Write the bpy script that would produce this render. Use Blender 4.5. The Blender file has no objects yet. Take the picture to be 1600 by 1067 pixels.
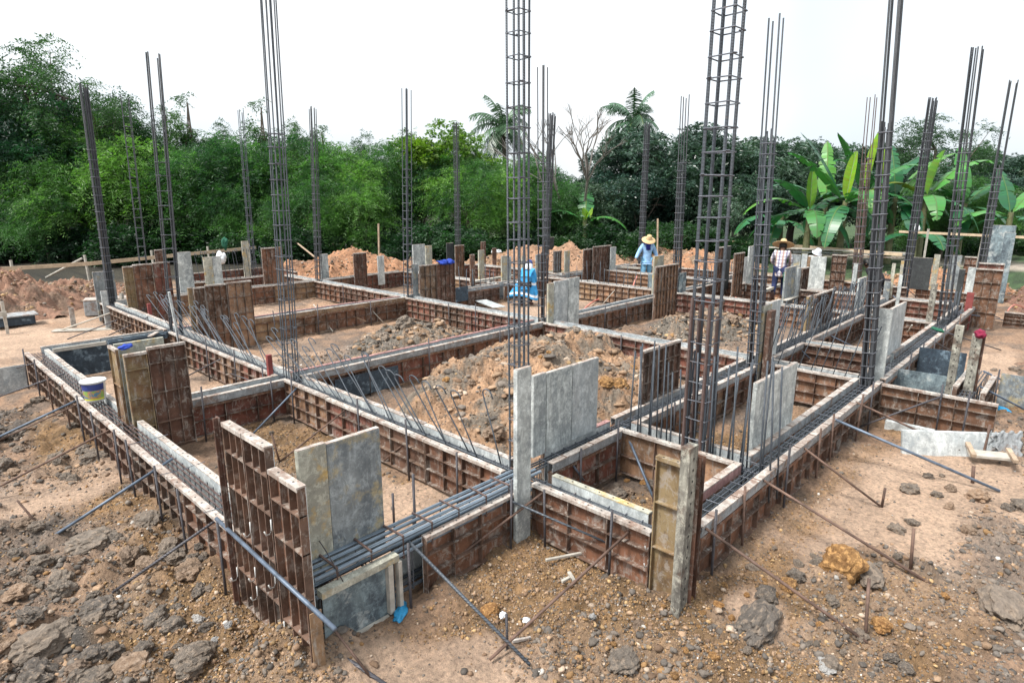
import bpy, bmesh, math, random
import numpy as np
from mathutils import Vector, Matrix, noise
random.seed(7); rng = np.random.default_rng(11)
scene = bpy.context.scene; COL = scene.collection
PI = math.pi
# ---------------------------------------------------------------- camera geometry (survey of the place from the photograph)
FPX, CX, CY, YH, H = 965.0, 800.0, 533.5, 305.0, 3.05
PITCH = math.atan((CY - YH) / FPX)
HEAD = math.atan(940 / math.hypot(FPX, CY - YH))
F_ = Vector((math.cos(HEAD), math.sin(HEAD), 0)); R_ = Vector((math.sin(HEAD), -math.cos(HEAD), 0)); Z_ = Vector((0, 0, 1))
FW = F_ * math.cos(PITCH) - Z_ * math.sin(PITCH); UP = F_ * math.sin(PITCH) + Z_ * math.cos(PITCH)
def ray(x, y): return FW + R_ * ((x - CX) / FPX) - UP * ((y - CY) / FPX)
def G(x, y, z=0.0):
    d = ray(x, y); t = (z - H) / d.z
    return Vector((0, 0, H)) + d * t
def S(x, y, ax, c):
    d = ray(x, y); t = c / (d.x if ax == 'U' else d.y)
    return Vector((0, 0, H)) + d * t
def at(x, D):                      # point on the ground D metres away in the bearing of photo column x
    d = F_ + R_ * ((x - CX) / math.hypot(FPX, CY - YH))
    return d * D
def ZT(D, y): return H + D * (YH - y) / FPX * 1.0   # height seen at row y at distance D (near the horizon)
# ---------------------------------------------------------------- materials
def mat(name, rough=0.8, metal=0.0):
    m = bpy.data.materials.new(name); m.use_nodes = True
    nt = m.node_tree; b = nt.nodes['Principled BSDF']
    b.inputs['Roughness'].default_value = rough; b.inputs['Metallic'].default_value = metal
    return m, nt, b
def nd(nt, t, **k):
    n = nt.nodes.new(t)
    for a, v in k.items():
        if a.startswith('i_'): n.inputs[int(a[2:])].default_value = v
        else: setattr(n, a, v)
    return n
def L(nt, a, b): nt.links.new(a, b)
def coords(nt, scale=(1, 1, 1), world=False):
    tc = nd(nt, 'ShaderNodeTexCoord'); mp = nd(nt, 'ShaderNodeMapping'); mp.inputs['Scale'].default_value = scale
    oi = nd(nt, 'ShaderNodeObjectInfo'); mu = nd(nt, 'ShaderNodeMath', operation='MULTIPLY'); mu.inputs[1].default_value = 57.0
    L(nt, oi.outputs['Random'], mu.inputs[0])
    if world:
        ge = nd(nt, 'ShaderNodeNewGeometry'); L(nt, ge.outputs['Position'], mp.inputs['Vector'])
    else:
        L(nt, tc.outputs['Object'], mp.inputs['Vector']); L(nt, mu.outputs[0], mp.inputs['Location'])
    return mp.outputs['Vector'], oi.outputs['Random']
def noise_(nt, vec, sc, det=6, rough=.6, dist=0.):
    n = nd(nt, 'ShaderNodeTexNoise'); n.inputs['Scale'].default_value = sc; n.inputs['Detail'].default_value = det
    n.inputs['Roughness'].default_value = rough; n.inputs['Distortion'].default_value = dist
    L(nt, vec, n.inputs['Vector']); return n.outputs['Fac']
def ramp(nt, fac, stops, interp='LINEAR'):
    r = nd(nt, 'ShaderNodeValToRGB'); r.color_ramp.interpolation = interp
    e = r.color_ramp.elements
    while len(e) < len(stops): e.new(.5)
    for i, (p, c) in enumerate(stops):
        e[i].position = p; e[i].color = (*c, 1) if len(c) == 3 else c
    L(nt, fac, r.inputs['Fac']); return r.outputs['Color']
def mixc(nt, fac, a, b, mode='MIX'):
    m = nd(nt, 'ShaderNodeMix', data_type='RGBA', blend_type=mode)
    if isinstance(fac, float): m.inputs[0].default_value = fac
    else: L(nt, fac, m.inputs[0])
    for s, v in ((6, a), (7, b)):
        if isinstance(v, tuple): m.inputs[s].default_value = (*v, 1)
        else: L(nt, v, m.inputs[s])
    return m.outputs[2]
def bump(nt, b, h, st=.3, d=.01):
    bp = nd(nt, 'ShaderNodeBump'); bp.inputs['Strength'].default_value = st; bp.inputs['Distance'].default_value = d
    L(nt, h, bp.inputs['Height']); L(nt, bp.outputs['Normal'], b.inputs['Normal'])
def simple(name, c, rough=.7, metal=0., var=.25, sc=8, bmp=.15):
    m, nt, b = mat(name, rough, metal); v, r = coords(nt)
    f = noise_(nt, v, sc)
    lo = tuple(x * (1 - var) for x in c); hi = tuple(min(1, x * (1 + var)) for x in c)
    L(nt, ramp(nt, f, [(.3, lo), (.7, hi)]), b.inputs['Base Color'])
    bump(nt, b, noise_(nt, v, sc * 5), bmp, .005)
    return m
def form_mat(name, base, splat=.5, yellow=False):
    """rusty painted steel of the form backs: rust, paint remains, runs of cement"""
    m, nt, b = mat(name, .75, .1); v, r = coords(nt)
    f1 = noise_(nt, v, 3.2, 8, .65); f2 = noise_(nt, v, 14, 6, .7)
    c = ramp(nt, f1, [(.28, tuple(x * .35 for x in base)), (.5, base), (.72, tuple(min(1, x * 1.7) for x in base))])
    tint = ramp(nt, r, [(0, (1, .85, .75)), (.3, (1.25, 1.1, 1.0)), (.55, (.75, .72, .7)), (.8, (1.3, 1.25, 1.1)), (1, (.9, .72, .66))])
    c = mixc(nt, 1.0, c, tint, 'MULTIPLY')
    if yellow:
        c = mixc(nt, ramp(nt, noise_(nt, v, 2.2, 5), [(.44, (0, 0, 0)), (.56, (1, 1, 1))]), c, (.26, .19, .10))
    vs, _ = coords(nt, (5, 5, .9)); runs = noise_(nt, vs, 3.5, 6, .7)
    c = mixc(nt, ramp(nt, runs, [(.55, (0, 0, 0)), (.72, (splat,) * 3)]), c, (.42, .41, .38))
    c = mixc(nt, ramp(nt, f2, [(.60, (0, 0, 0)), (.68, (.45,) * 3)]), c, (.17, .085, .045))
    c = mixc(nt, ramp(nt, noise_(nt, v, 9.5, 9, .8, .5), [(.53, (0, 0, 0)), (.60, (.75,) * 3)]), c, (.33, .29, .25))
    c = mixc(nt, ramp(nt, noise_(nt, v, 13, 8, .8, .4), [(.52, (0, 0, 0)), (.66, (.6,) * 3)]), c, (.036, .022, .016))
    L(nt, c, b.inputs['Base Color']); bump(nt, b, f2, .35, .006)
    return m
def slab_mat(name, base, dark, stain=None):
    m, nt, b = mat(name, .8, .0); v, r = coords(nt)
    vs, _ = coords(nt, (2.2, 2.2, .6))
    f = noise_(nt, v, 2.6, 10, .72, .3); g = noise_(nt, vs, 4, 8, .75, .6)
    c = ramp(nt, f, [(.38, dark), (.48, tuple(x * .78 for x in base)), (.56, base), (.68, tuple(min(1, x * 1.4) for x in base))])
    c = mixc(nt, ramp(nt, g, [(.46, (0, 0, 0)), (.60, (.8,) * 3)]), c, tuple(x * .55 for x in base))
    v2, _ = coords(nt, (1.3, 1.3, .3)); c = mixc(nt, ramp(nt, noise_(nt, v2, 3.2, 6, .65, .3), [(.47, (0, 0, 0)), (.60, (.75,) * 3)]), c, tuple(x * 1.1 for x in dark))
    c = mixc(nt, ramp(nt, noise_(nt, vs, 9, 8, .8, .8), [(.54, (0, 0, 0)), (.66, (.6,) * 3)]), c, tuple(min(1, x * 1.5) for x in base))
    if stain: c = mixc(nt, ramp(nt, noise_(nt, v, 4.3, 7, .7), [(.53, (0, 0, 0)), (.62, (.85,) * 3)]), c, stain)
    c = mixc(nt, ramp(nt, noise_(nt, v, 11, 9, .85, .3), [(.50, (0, 0, 0)), (.60, (.45,) * 3)]), c, tuple(min(1, x * 1.55) for x in base))
    c = mixc(nt, ramp(nt, noise_(nt, v, 8, 9, .85, .6), [(.50, (0, 0, 0)), (.62, (.6,) * 3)]), c, tuple(x * .8 for x in dark))
    c = mixc(nt, ramp(nt, noise_(nt, v, 30, 4, .8), [(.60, (0, 0, 0)), (.70, (.55,) * 3)]), c, (.10, .09, .08))
    L(nt, c, b.inputs['Base Color']); bump(nt, b, noise_(nt, v, 26, 8, .8), .4, .004)
    return m
M = {}
M['rust'] = form_mat('rusty_form_steel', (.15, .078, .048), .7)
M['rustdark'] = form_mat('dark_rusty_form_steel', (.10, .056, .040), .5)
M['rustred'] = form_mat('red_brown_form_steel', (.165, .070, .052), .95)
M['rustpale'] = form_mat('ochre_form_steel', (.23, .15, .095), .9)
M['rib'] = form_mat('cement_dusted_ribs', (.115, .078, .060), 1.0)
M['yellow'] = form_mat('yellow_form_steel', (.17, .11, .06), .7, True)
M['rail'] = slab_mat('cement_whitened_rail', (.50, .455, .41), (.24, .18, .145), (.20, .12, .085))
M['channel'] = slab_mat('grey_channel_steel', (.34, .36, .37), (.17, .17, .17), (.22, .14, .10))
M['pink'] = slab_mat('pink_painted_channel', (.42, .24, .22), (.26, .13, .12))
M['face'] = slab_mat('cement_film_face', (.52, .54, .53), (.28, .31, .32))
M['slab'] = slab_mat('pale_cement_board', (.56, .585, .56), (.20, .22, .225))
M['slabd'] = slab_mat('dark_cement_board', (.29, .315, .32), (.10, .115, .125), (.38, .31, .17))
M['slaby'] = slab_mat('yellow_stained_board', (.46, .45, .37), (.24, .23, .19), (.48, .31, .09))
M['black'] = slab_mat('blackened_board', (.045, .05, .05), (.02, .022, .024))
M['blue'] = slab_mat('blue_black_sheet', (.050, .075, .10), (.018, .03, .045), (.22, .30, .36))
M['bluegrey'] = slab_mat('blue_grey_sheet', (.20, .26, .28), (.045, .06, .075), (.42, .45, .44))
M['post'] = slab_mat('perforated_post', (.40, .385, .32), (.05, .042, .038), (.10, .055, .035))
M['redpaint'] = simple('red_painted_steel', (.22, .05, .045), .6)
M['hole'] = simple('bolt_hole', (.02, .018, .016), .9)
def rebar_mat(name, c, c2):
    m, nt, b = mat(name, .5, .2); v, r = coords(nt)
    f = noise_(nt, v, 6, 6, .7)
    L(nt, ramp(nt, f, [(.35, c), (.62, tuple(x * 1.5 for x in c)), (.75, c2)]), b.inputs['Base Color'])
    w = nd(nt, 'ShaderNodeTexWave', wave_type='BANDS', bands_direction='Z'); w.inputs['Scale'].default_value = 26
    L(nt, v, w.inputs['Vector']); bump(nt, b, w.outputs['Fac'], .6, .004)
    return m
M['bar'] = rebar_mat('blue_grey_rebar', (.055, .064, .076), (.12, .078, .055))
M['barrust'] = rebar_mat('rusty_rebar', (.085, .055, .048), (.16, .09, .065))
M['bardark'] = rebar_mat('dark_rebar', (.040, .044, .050), (.10, .062, .045))
M['tie'] = rebar_mat('tie_steel', (.085, .09, .105), (.15, .09, .06))
M['barlight'] = rebar_mat('light_steel_rebar', (.13, .165, .20), (.10, .10, .10))
M['loop'] = rebar_mat('rusty_loop', (.10, .065, .055), (.15, .10, .08))
M['stake'] = rebar_mat('stake_steel', (.055, .052, .058), (.10, .055, .04))
M['pipe'] = simple('blue_grey_pipe', (.11, .14, .185), .5, .3, .45, 9)
M['rod'] = simple('brown_rod', (.13, .080, .060), .8, .1, .55, 11)
M['railwood'] = simple('rail_timber', (.50, .38, .26), .85, 0, .2, 8)
M['wood'] = simple('weathered_timber', (.36, .27, .19), .85, 0, .35, 10)
M['woodg'] = simple('grey_timber', (.40, .37, .32), .85, 0, .3, 10)
M['wire'] = simple('tie_wire', (.55, .54, .52), .5, .4)
# ---------------------------------------------------------------- mesh helpers
class MB:
    def __init__(s): s.v = []; s.f = []; s.m = []
    def add(s, vs, fs, mi=0):
        o = len(s.v); s.v += [tuple(p) for p in vs]; s.f += [tuple(i + o for i in f) for f in fs]; s.m += [mi] * len(fs); return s
    def box(s, x0, x1, y0, y1, z0, z1, mi=0, jit=0):
        vs = [(x, y, z) for z in (z0, z1) for y in (y0, y1) for x in (x0, x1)]
        if jit: vs = [tuple(c + random.uniform(-jit, jit) for c in p) for p in vs]
        return s.add(vs, [(0, 2, 3, 1), (4, 5, 7, 6), (0, 1, 5, 4), (2, 6, 7, 3), (0, 4, 6, 2), (1, 3, 7, 5)], mi)
    def tube(s, pts, r, n=6, mi=0, cap=True, r2=None):
        pts = [Vector(p) for p in pts]; k = len(pts); vs = []
        closed = (pts[0] - pts[-1]).length < 1e-6
        for i, p in enumerate(pts):
            a = pts[i - 1] if i > 0 else (pts[-2] if closed else p); b = pts[i + 1] if i < k - 1 else (pts[1] if closed else p)
            t = (b - a); t = t.normalized() if t.length > 1e-9 else Vector((0, 0, 1))
            ref = Vector((0, 0, 1)) if abs(t.z) < .9 else Vector((1, 0, 0))
            x = t.cross(ref).normalized(); y = t.cross(x)
            rr = r if r2 is None else r + (r2 - r) * i / (k - 1)
            vs += [p + x * (rr * math.cos(2 * PI * j / n)) + y * (rr * math.sin(2 * PI * j / n)) for j in range(n)]
        fs = [(i * n + j, i * n + (j + 1) % n, (i + 1) * n + (j + 1) % n, (i + 1) * n + j) for i in range(k - 1) for j in range(n)]
        if cap: fs += [tuple(range(n))[::-1], tuple((k - 1) * n + j for j in range(n))]
        return s.add(vs, fs, mi)
    def mesh(s, name, mats, smooth=False):
        me = bpy.data.meshes.new(name); me.from_pydata(s.v, [], s.f)
        for m in (mats if isinstance(mats, (list, tuple)) else [mats]): me.materials.append(M[m] if isinstance(m, str) else m)
        me.polygons.foreach_set('material_index', s.m)
        if smooth: me.polygons.foreach_set('use_smooth', [True] * len(s.f))
        me.update(); return me
    def build(s, name, mats, parent=None, loc=(0, 0, 0), rot=(0, 0, 0), smooth=False):
        return link(name, s.mesh(name, mats, smooth), parent, loc, rot)
def link(name, me, parent=None, loc=(0, 0, 0), rot=(0, 0, 0)):
    o = bpy.data.objects.new(name, me); COL.objects.link(o); o.parent = parent; o.location = loc; o.rotation_euler = rot; return o
def tag(o, label=None, cat=None, group=None, kind=None):
    if label: o['label'] = label
    if cat: o['category'] = cat
    if group: o['group'] = group
    if kind: o['kind'] = kind
    return o
def empty(name, loc, label=None, cat=None, group=None, rot=(0, 0, 0)):
    o = bpy.data.objects.new(name, None); COL.objects.link(o); o.location = loc; o.rotation_euler = rot; o.empty_display_size = .1
    return tag(o, label, cat, group)
def copyo(o, parent=None, loc=None, rot=None, scale=None):
    c = o.copy(); COL.objects.link(c); c.parent = parent
    if loc is not None: c.location = loc
    if rot is not None: c.rotation_euler = rot
    if scale is not None: c.scale = scale
    return c
def np_mesh(name, V, Fq, mats, cols=None, smooth=False, mi=None):
    """fast mesh from numpy arrays; Fq is (n,k)"""
    me = bpy.data.meshes.new(name); n, k = Fq.shape
    me.vertices.add(len(V)); me.vertices.foreach_set('co', np.asarray(V, dtype=np.float32).ravel())
    me.loops.add(n * k); me.loops.foreach_set('vertex_index', Fq.astype(np.int32).ravel())
    me.polygons.add(n); me.polygons.foreach_set('loop_start', np.arange(0, n * k, k, dtype=np.int32))
    me.polygons.foreach_set('loop_total', np.full(n, k, dtype=np.int32))
    if smooth: me.polygons.foreach_set('use_smooth', np.ones(n, dtype=bool))
    for m in (mats if isinstance(mats, (list, tuple)) else [mats]): me.materials.append(M[m])
    if mi is not None: me.polygons.foreach_set('material_index', mi.astype(np.int32))
    me.update(calc_edges=True)
    if cols is not None:
        a = me.color_attributes.new('Col', 'FLOAT_COLOR', 'POINT')
        c4 = np.ones((len(V), 4), dtype=np.float32); c4[:, :3] = cols; a.data.foreach_set('color', c4.ravel())
    me.validate(); return me
# ---------------------------------------------------------------- numpy noise
def _h(ix, iy, s):
    n = (ix * 374761393 + iy * 668265263 + s * 974634777) & 0x7fffffff
    n = ((n ^ (n >> 13)) * 1274126177) & 0x7fffffff
    return ((n ^ (n >> 16)) & 0xffff) / 65535.0
def vn(x, y, s=0):
    xi = np.floor(x).astype(np.int64); yi = np.floor(y).astype(np.int64); fx = x - xi; fy = y - yi
    fx = fx * fx * (3 - 2 * fx); fy = fy * fy * (3 - 2 * fy)
    a = _h(xi, yi, s); b = _h(xi + 1, yi, s); c = _h(xi, yi + 1, s); d = _h(xi + 1, yi + 1, s)
    return (a + (b - a) * fx) * (1 - fy) + (c + (d - c) * fx) * fy - .5
def fbm(x, y, s=0, o=4, g=.5):
    t = 0; a = 1.
    for i in range(o): t = t + a * vn(x * 2 ** i + 13.7 * i, y * 2 ** i - 7.1 * i, s + i); a *= g
    return t
def sst(a, b, x): t = np.clip((x - a) / (b - a), 0, 1); return t * t * (3 - 2 * t)
def blob(u, v, cu, cv, ru, rv, rot=0.):
    c, s_ = math.cos(rot), math.sin(rot); du = u - cu; dv = v - cv
    return np.hypot((du * c + dv * s_) / ru, (-du * s_ + dv * c) / rv)
# ---------------------------------------------------------------- ground
# rough (cloddy), gravel (ochre) and packed (pale) areas of the site, in site coordinates
ROUGH = [(.1, 5.6, 1.5, 1.6), (-.3, 8.2, 1.4, 1.2), (-1.6, 11.5, 1.8, 1.8), (.9, 10.2, .7, 1.3), (3.0, 1.2, .8, 1.2), (4.9, .75, .9, .5), (6.4, .05, .9, .4), (10.5, .2, 1.6, .7), (2.8, 6.2, .5, 1.0),
         (6.6, 10.0, 1.9, 1.3), (12.6, 6.2, 2.2, 1.5), (.4, 3.6, 1.2, .7), (5.0, -.6, 1.2, .8)]
GRAVEL = [(3.1, 2.6, 1.3, .85, .2), (3.9, 1.3, 1.5, .75, -.5), (2.6, 1.0, .8, .7, 0), (1.3, 4.2, .5, 1.4, 0), (6.2, 1.55, 2.6, .35, 0), (10.6, 1.5, 2.0, .4, 0), (3.4, 6.3, .5, 1.6, 0), (4.8, 3.0, .8, .5, 0), (7.6, 2.8, 1.6, .5, 0), (6.4, 4.4, 1.5, .6, 0), (1.35, 7.5, .28, 3.2, 0), (12, .8, 1.5, .6, 0)]
PACKED = [(2.15, 2.45, 1.1, .58, -.81), (1.5, 3.0, .5, .35, -.8), (3.0, 4.7, .75, .7, 0), (3.4, 5.7, .4, .5, 0), (.9, 7.7, .75, .8, 0), (1.0, 6.2, .5, .45, 0), (1.0, 5.2, .22, .5, 0), (7.2, 1.0, 2.4, .8, -.12), (9.6, .9, 1.4, .5, 0), (8.0, .1, 1.6, .35, 0), (4.2, 1.45, .35, .25, 0), (13, 1.1, 2.5, .5, 0), (4.3, .9, .3, .3, 0), (5.6, 10.3, 1.4, 1.5, 0), (6.8, 14.8, 2.4, 1.4, 0), (11.5, 5.3, 1.6, .8, .3), (3.0, 15.8, 1.3, 3.0, 0), (1.7, 17.5, 1.6, 2.6, 0), (6.9, .55, 1.6, .75, 0), (9.0, .7, 1.2, .5, 0), (.6, 7.6, .5, .7, 0), (.9, 6.0, .4, .5, 0), (3.0, 10.4, .8, 1.7, 0), (24, 11, 6, 5, 0), (12, 11, 2, 1.2, 0)]
MOUNDS = [  # cu, cv, ru, rv, height, rot   (footprints of the spoil heaps, built as things of their own)
]
def zone(u, v, L_, w=.35):
    m = np.zeros_like(u)
    wob = fbm(u * 1.3, v * 1.3, 41, 4) * .9
    for z in L_:
        d = blob(u, v, z[0], z[1], z[2], z[3], z[4] if len(z) > 4 else 0) + wob
        m = np.maximum(m, 1 - sst(1 - w, 1 + w, d))
    return m
def masks(u, v):
    r = zone(u, v, ROUGH); g = zone(u, v, GRAVEL); p = zone(u, v, PACKED, .3)
    p = p * (1 - .7 * r); g = g * (1 - .95 * p); return r, g, p
def ridg(u, v, s, o=3):
    t = 0; a = 1.
    for i in range(o): t = t + a * (1 - np.abs(2 * vn(u * 2 ** i + 3.3 * i, v * 2 ** i, s + i)) * 2); a *= .5
    return t
def height(u, v):
    u = np.asarray(u, float); v = np.asarray(v, float)
    r, g, p = masks(u, v)
    h = .05 * fbm(u * .35, v * .35, 1, 3) + .035 * fbm(u * 1.4, v * 1.4, 5, 4)
    h = h + (1 - p) * (.045 * fbm(u * 6, v * 6, 9, 4, .6))
    lump = np.maximum(0, fbm(u * 4.2, v * 4.2, 17, 4, .55)) * .22
    h = h + r * lump + g * (.03 * fbm(u * 16, v * 16, 23, 3, .7) + .035 * fbm(u * 7, v * 7, 27, 3, .6)) + p * .010 * fbm(u * 5, v * 5, 29, 4)
    # soil banked against the outer forms
    for (a, b, c0, c1) in ((1.60, 'v', 3.3, 12.6), (3.36, 'u', 1.6, 3.8), (3.80, 'v', 1.9, 3.4), (1.90, 'u', 3.9, 9.3)):
        q, w_ = (u, v) if b == 'v' else (v, u)
        d = a - q; inside = sst(c0 - .3, c0, w_) * (1 - sst(c1, c1 + .3, w_))
        h = h + np.where(d > -.35, np.exp(-np.abs(d) / .35), 0) * inside * (.07 + .10 * fbm(u * 2.2, v * 2.2, 51, 3))
    far = sst(16, 30, np.hypot(u, v)); h = h * (1 - .7 * far)
    # keep the soil off the beam trenches, where it stays below the forms
    return h - .02
def hz(u, v): return float(height(np.array([u]), np.array([v]))[0])
C_BASE = np.array((.325, .208, .135)); C_PACK = np.array((.47, .33, .235)); C_ORANGE = np.array((.25, .15, .068)); C_GREY = np.array((.125, .112, .10)); C_GRASS = np.array((.04, .075, .025)); C_ROAD = np.array((.42, .36, .30))
def gcol(u, v):
    r, g, p = masks(u, v)
    n1 = fbm(u * .8, v * .8, 61, 4)[:, None]; n2 = fbm(u * 5, v * 5, 67, 4)[:, None]; n3 = fbm(u * 2.1, v * 2.1, 71, 4)[:, None]
    c = C_BASE * (1 + .5 * n1 + .45 * n2)
    c = c + (C_GREY - c) * np.clip(n3 * 2.2 + .0, 0, .6)
    c = c + (C_GREY * (1 + .8 * n2) - c) * (r[:, None] * np.clip(.62 + 1.2 * n3, 0, 1))
    c = c + (C_ORANGE * (1 + .6 * n2) - c) * (g[:, None] * .85)
    c = c + (C_PACK * (1 + .25 * n2 + .2 * n1) - c) * (p[:, None] * .95)
    d = np.hypot(u, v); az = v / np.maximum(u, .01)
    gr = (sst(24.5, 27, d + 3 * n1[:, 0]) * (1 - .0 * az))[:, None]
    cg = np.where((v > u)[:, None], np.array((.028, .024, .015)), C_GRASS)      # very dark brown ground behind the site at left, grass at right
    c = c + (cg * (1 + n2) - c) * gr
    road = ((1 - sst(.6, 1.1, np.abs(u - 36 - 2 * n1[:, 0]) / 2.2)) * (v < 16))[:, None]
    c = c + (C_ROAD * (1 + .2 * n2) - c) * road
    return np.clip(c, .01, 1)
m, nt, b = mat('site_soil', .95); v_, r_ = coords(nt, (1, 1, 1), True)
at_ = nd(nt, 'ShaderNodeVertexColor', layer_name='Col')
f1 = noise_(nt, v_, 26, 8, .75); f2 = noise_(nt, v_, 95, 4, .7)
vor = nd(nt, 'ShaderNodeTexVoronoi', feature='F1'); vor.inputs['Scale'].default_value = 38; L(nt, v_, vor.inputs['Vector'])
vr = ramp(nt, vor.outputs['Color'], [(0, (.62,) * 3), (.5, (1,) * 3), (1, (1.35, 1.3, 1.25))])
c = mixc(nt, .55, at_.outputs['Color'], vr, 'MULTIPLY')
c = mixc(nt, .8, c, ramp(nt, f1, [(.34, (.36, .34, .33)), (.5, (1, 1, 1)), (.66, (1.35, 1.3, 1.25))]), 'MULTIPLY')
L(nt, c, b.inputs['Base Color'])
add = nd(nt, 'ShaderNodeMath', operation='ADD'); L(nt, f1, add.inputs[0]); L(nt, f2, add.inputs[1]); bump(nt, b, add.outputs[0], .9, .03)
M['soil'] = m
def axis_pts(a, b, c, d, fine, mid):
    xs = list(np.arange(a, b, fine)); x = b; st = fine
    while x < c: xs.append(x); st = min(st * 1.03, mid); x += st
    st = mid
    while x < d: xs.append(x); st *= 1.18; x += st
    xs.append(d); lo = []; x = a; st = fine
    while x > -260: st = min(st * 1.12, 40); x -= st; lo.append(x)
    return np.array(lo[::-1] + xs)
us = axis_pts(-1.2, 9.0, 24., 300., .032, .14); vs = axis_pts(-1.6, 9.5, 22., 300., .032, .14)
UU, VV = np.meshgrid(us, vs, indexing='ij'); uf = UU.ravel(); vf = VV.ravel()
nu, nv = UU.shape; ii = np.arange(nu * nv).reshape(nu, nv)
Fq = np.stack([ii[:-1, :-1], ii[1:, :-1], ii[1:, 1:], ii[:-1, 1:]], -1).reshape(-1, 4)
ground = link('ground', np_mesh('ground', np.stack([uf, vf, height(uf, vf)], -1), Fq, 'soil', gcol(uf, vf), True))
tag(ground, kind='structure')
print('ground', nu, nv)
# ---------------------------------------------------------------- spoil heaps
HEAPS = []
def heap(label, cu, cv, ru, rv, hh, rot=0., c1=(.33, .17, .085), c2=(.15, .12, .095), gm=.35, seed=3, lump=.16, group=None, n=150):
    a = np.linspace(-1.15, 1.15, n); X, Y = np.meshgrid(a, a, indexing='ij')
    c_, s_ = math.cos(rot), math.sin(rot); x = X * ru; y = Y * rv
    U = cu + x * c_ - y * s_; V = cv + x * s_ + y * c_
    d = np.hypot(X, Y) + .45 * fbm(U * .9, V * .9, seed, 3)
    prof = np.clip(1 - d, 0, 1.4) ** .85
    z = hh * prof * (1 + .35 * fbm(U * .8, V * .8, seed + 9, 2)) + (prof > 0) * np.minimum(prof * 3, 1) * (lump * np.maximum(-.2, fbm(U * 3, V * 3, seed + 3, 5, .6)) + lump * .7 * np.abs(fbm(U * 5, V * 5, seed + 5, 4, .6)))
    Z = np.where(prof > 0, height(U.ravel(), V.ravel()).reshape(U.shape) - .03 + z, -.12)
    nn = fbm(U.ravel() * 2.5, V.ravel() * 2.5, seed + 21, 5, .6)[:, None]; n2 = fbm(U.ravel() * 9, V.ravel() * 9, seed + 31, 3)[:, None]
    col = np.array(c1) * (1 + .5 * n2); col = col + (np.array(c2) * (1 + .5 * n2) - col) * np.clip((nn + gm - .25) * 4, 0, 1)
    i = np.arange(n * n).reshape(n, n); Fq = np.stack([i[:-1, :-1], i[1:, :-1], i[1:, 1:], i[:-1, 1:]], -1).reshape(-1, 4)
    cc = np.array([cu, cv, 0]); P_ = np.stack([U.ravel(), V.ravel(), Z.ravel()], -1) - cc
    keep = (Z.ravel()[Fq] > -.11).any(axis=1)
    o = link('dirt_mound', np_mesh('dirt_mound', P_, Fq[keep], 'soil', np.clip(col, .02, 1), True), None, (cu, cv, 0))
    tag(o, label, 'dirt mound', group)
    HEAPS.append((U, V, Z, label, cu, cv, ru, rv))
    def top(u, v):
        k = np.argmin((U - u) ** 2 + (V - v) ** 2); return float(Z.ravel()[k])
    return top
OR = (.39, .205, .115); TN = (.38, .225, .14)
hm1 = heap('big heap of orange earth and grey clay filling the cell behind the pale board stand', 7.0, 5.75, 2.45, 1.9, 1.12, .0, (.41, .255, .155), (.22, .18, .14), .28, 3, .19, n=300)
hm2 = heap('low heap of grey clay lumps in the cell left of the blue cloaked worker', 7.6, 10.2, 1.7, 1.15, .34, .4, (.34, .23, .15), (.17, .15, .125), .6, 13, .2, n=170)
hm3 = heap('heap of pale clay boulders in the cell right of the thick rebar column', 13.2, 6.4, 1.9, 1.1, .36, -.3, (.40, .27, .18), (.19, .165, .135), .55, 23, .2, n=150)
heap('reddish earth heap at the left edge of the site beyond the wooden stake', 1.6, 21.6, 2.9, 2.5, 1.35, .3, (.30, .17, .115), (.21, .14, .10), .25, 33, .3)
heap('low brown earth bank behind the dark far left column', 4.4, 22.6, 2.4, 1.2, .55, .2, (.28, .16, .11), (.2, .14, .1), .25, 38, .2)
heap('orange earth heap below the rail behind the left rear cells', 12.7, 20.6, 3.4, 1.5, .95, -.55, OR, (.28, .16, .1), .1, 43, .22)
heap('orange earth heap behind the small brown form left of the middle', 15.0, 19.0, 2.4, 1.3, .75, -.6, OR, (.28, .17, .11), .15, 47, .22)
heap('long heap of orange earth and rubble under the rail at the middle rear', 20.5, 17.6, 4.6, 1.5, 1.05, -.75, TN, (.30, .19, .12), .2, 53, .24)
heap('orange rubble heap behind the worker in the light blue shirt', 24.8, 13.4, 3.6, 1.5, .85, -1.0, OR, (.26, .18, .12), .3, 57, .25)
heap('small orange heap behind the black board at the right rear', 24.5, 3.9, 2.4, 1.2, .72, -1.2, OR, (.24, .14, .08), .2, 63, .2)
heap('low bank of brown earth at the right edge beside the small blue forms', 13.6, -.2, 3.2, .9, .42, 0.1, (.30, .18, .12), (.17, .13, .1), .3, 67, .18)
heap('reddish earth heap at the far right beside the tall blue grey sheet', 22.5, .3, 4.2, 1.3, .95, .1, (.26, .14, .10), (.2, .12, .09), .2, 73, .2)
heap('loose orange earth piled inside the right rear cell by the plaid shirted worker', 17.0, 6.1, .9, .6, .30, 0., OR, (.3, .2, .13), .1, 77, .12, n=80)
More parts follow.
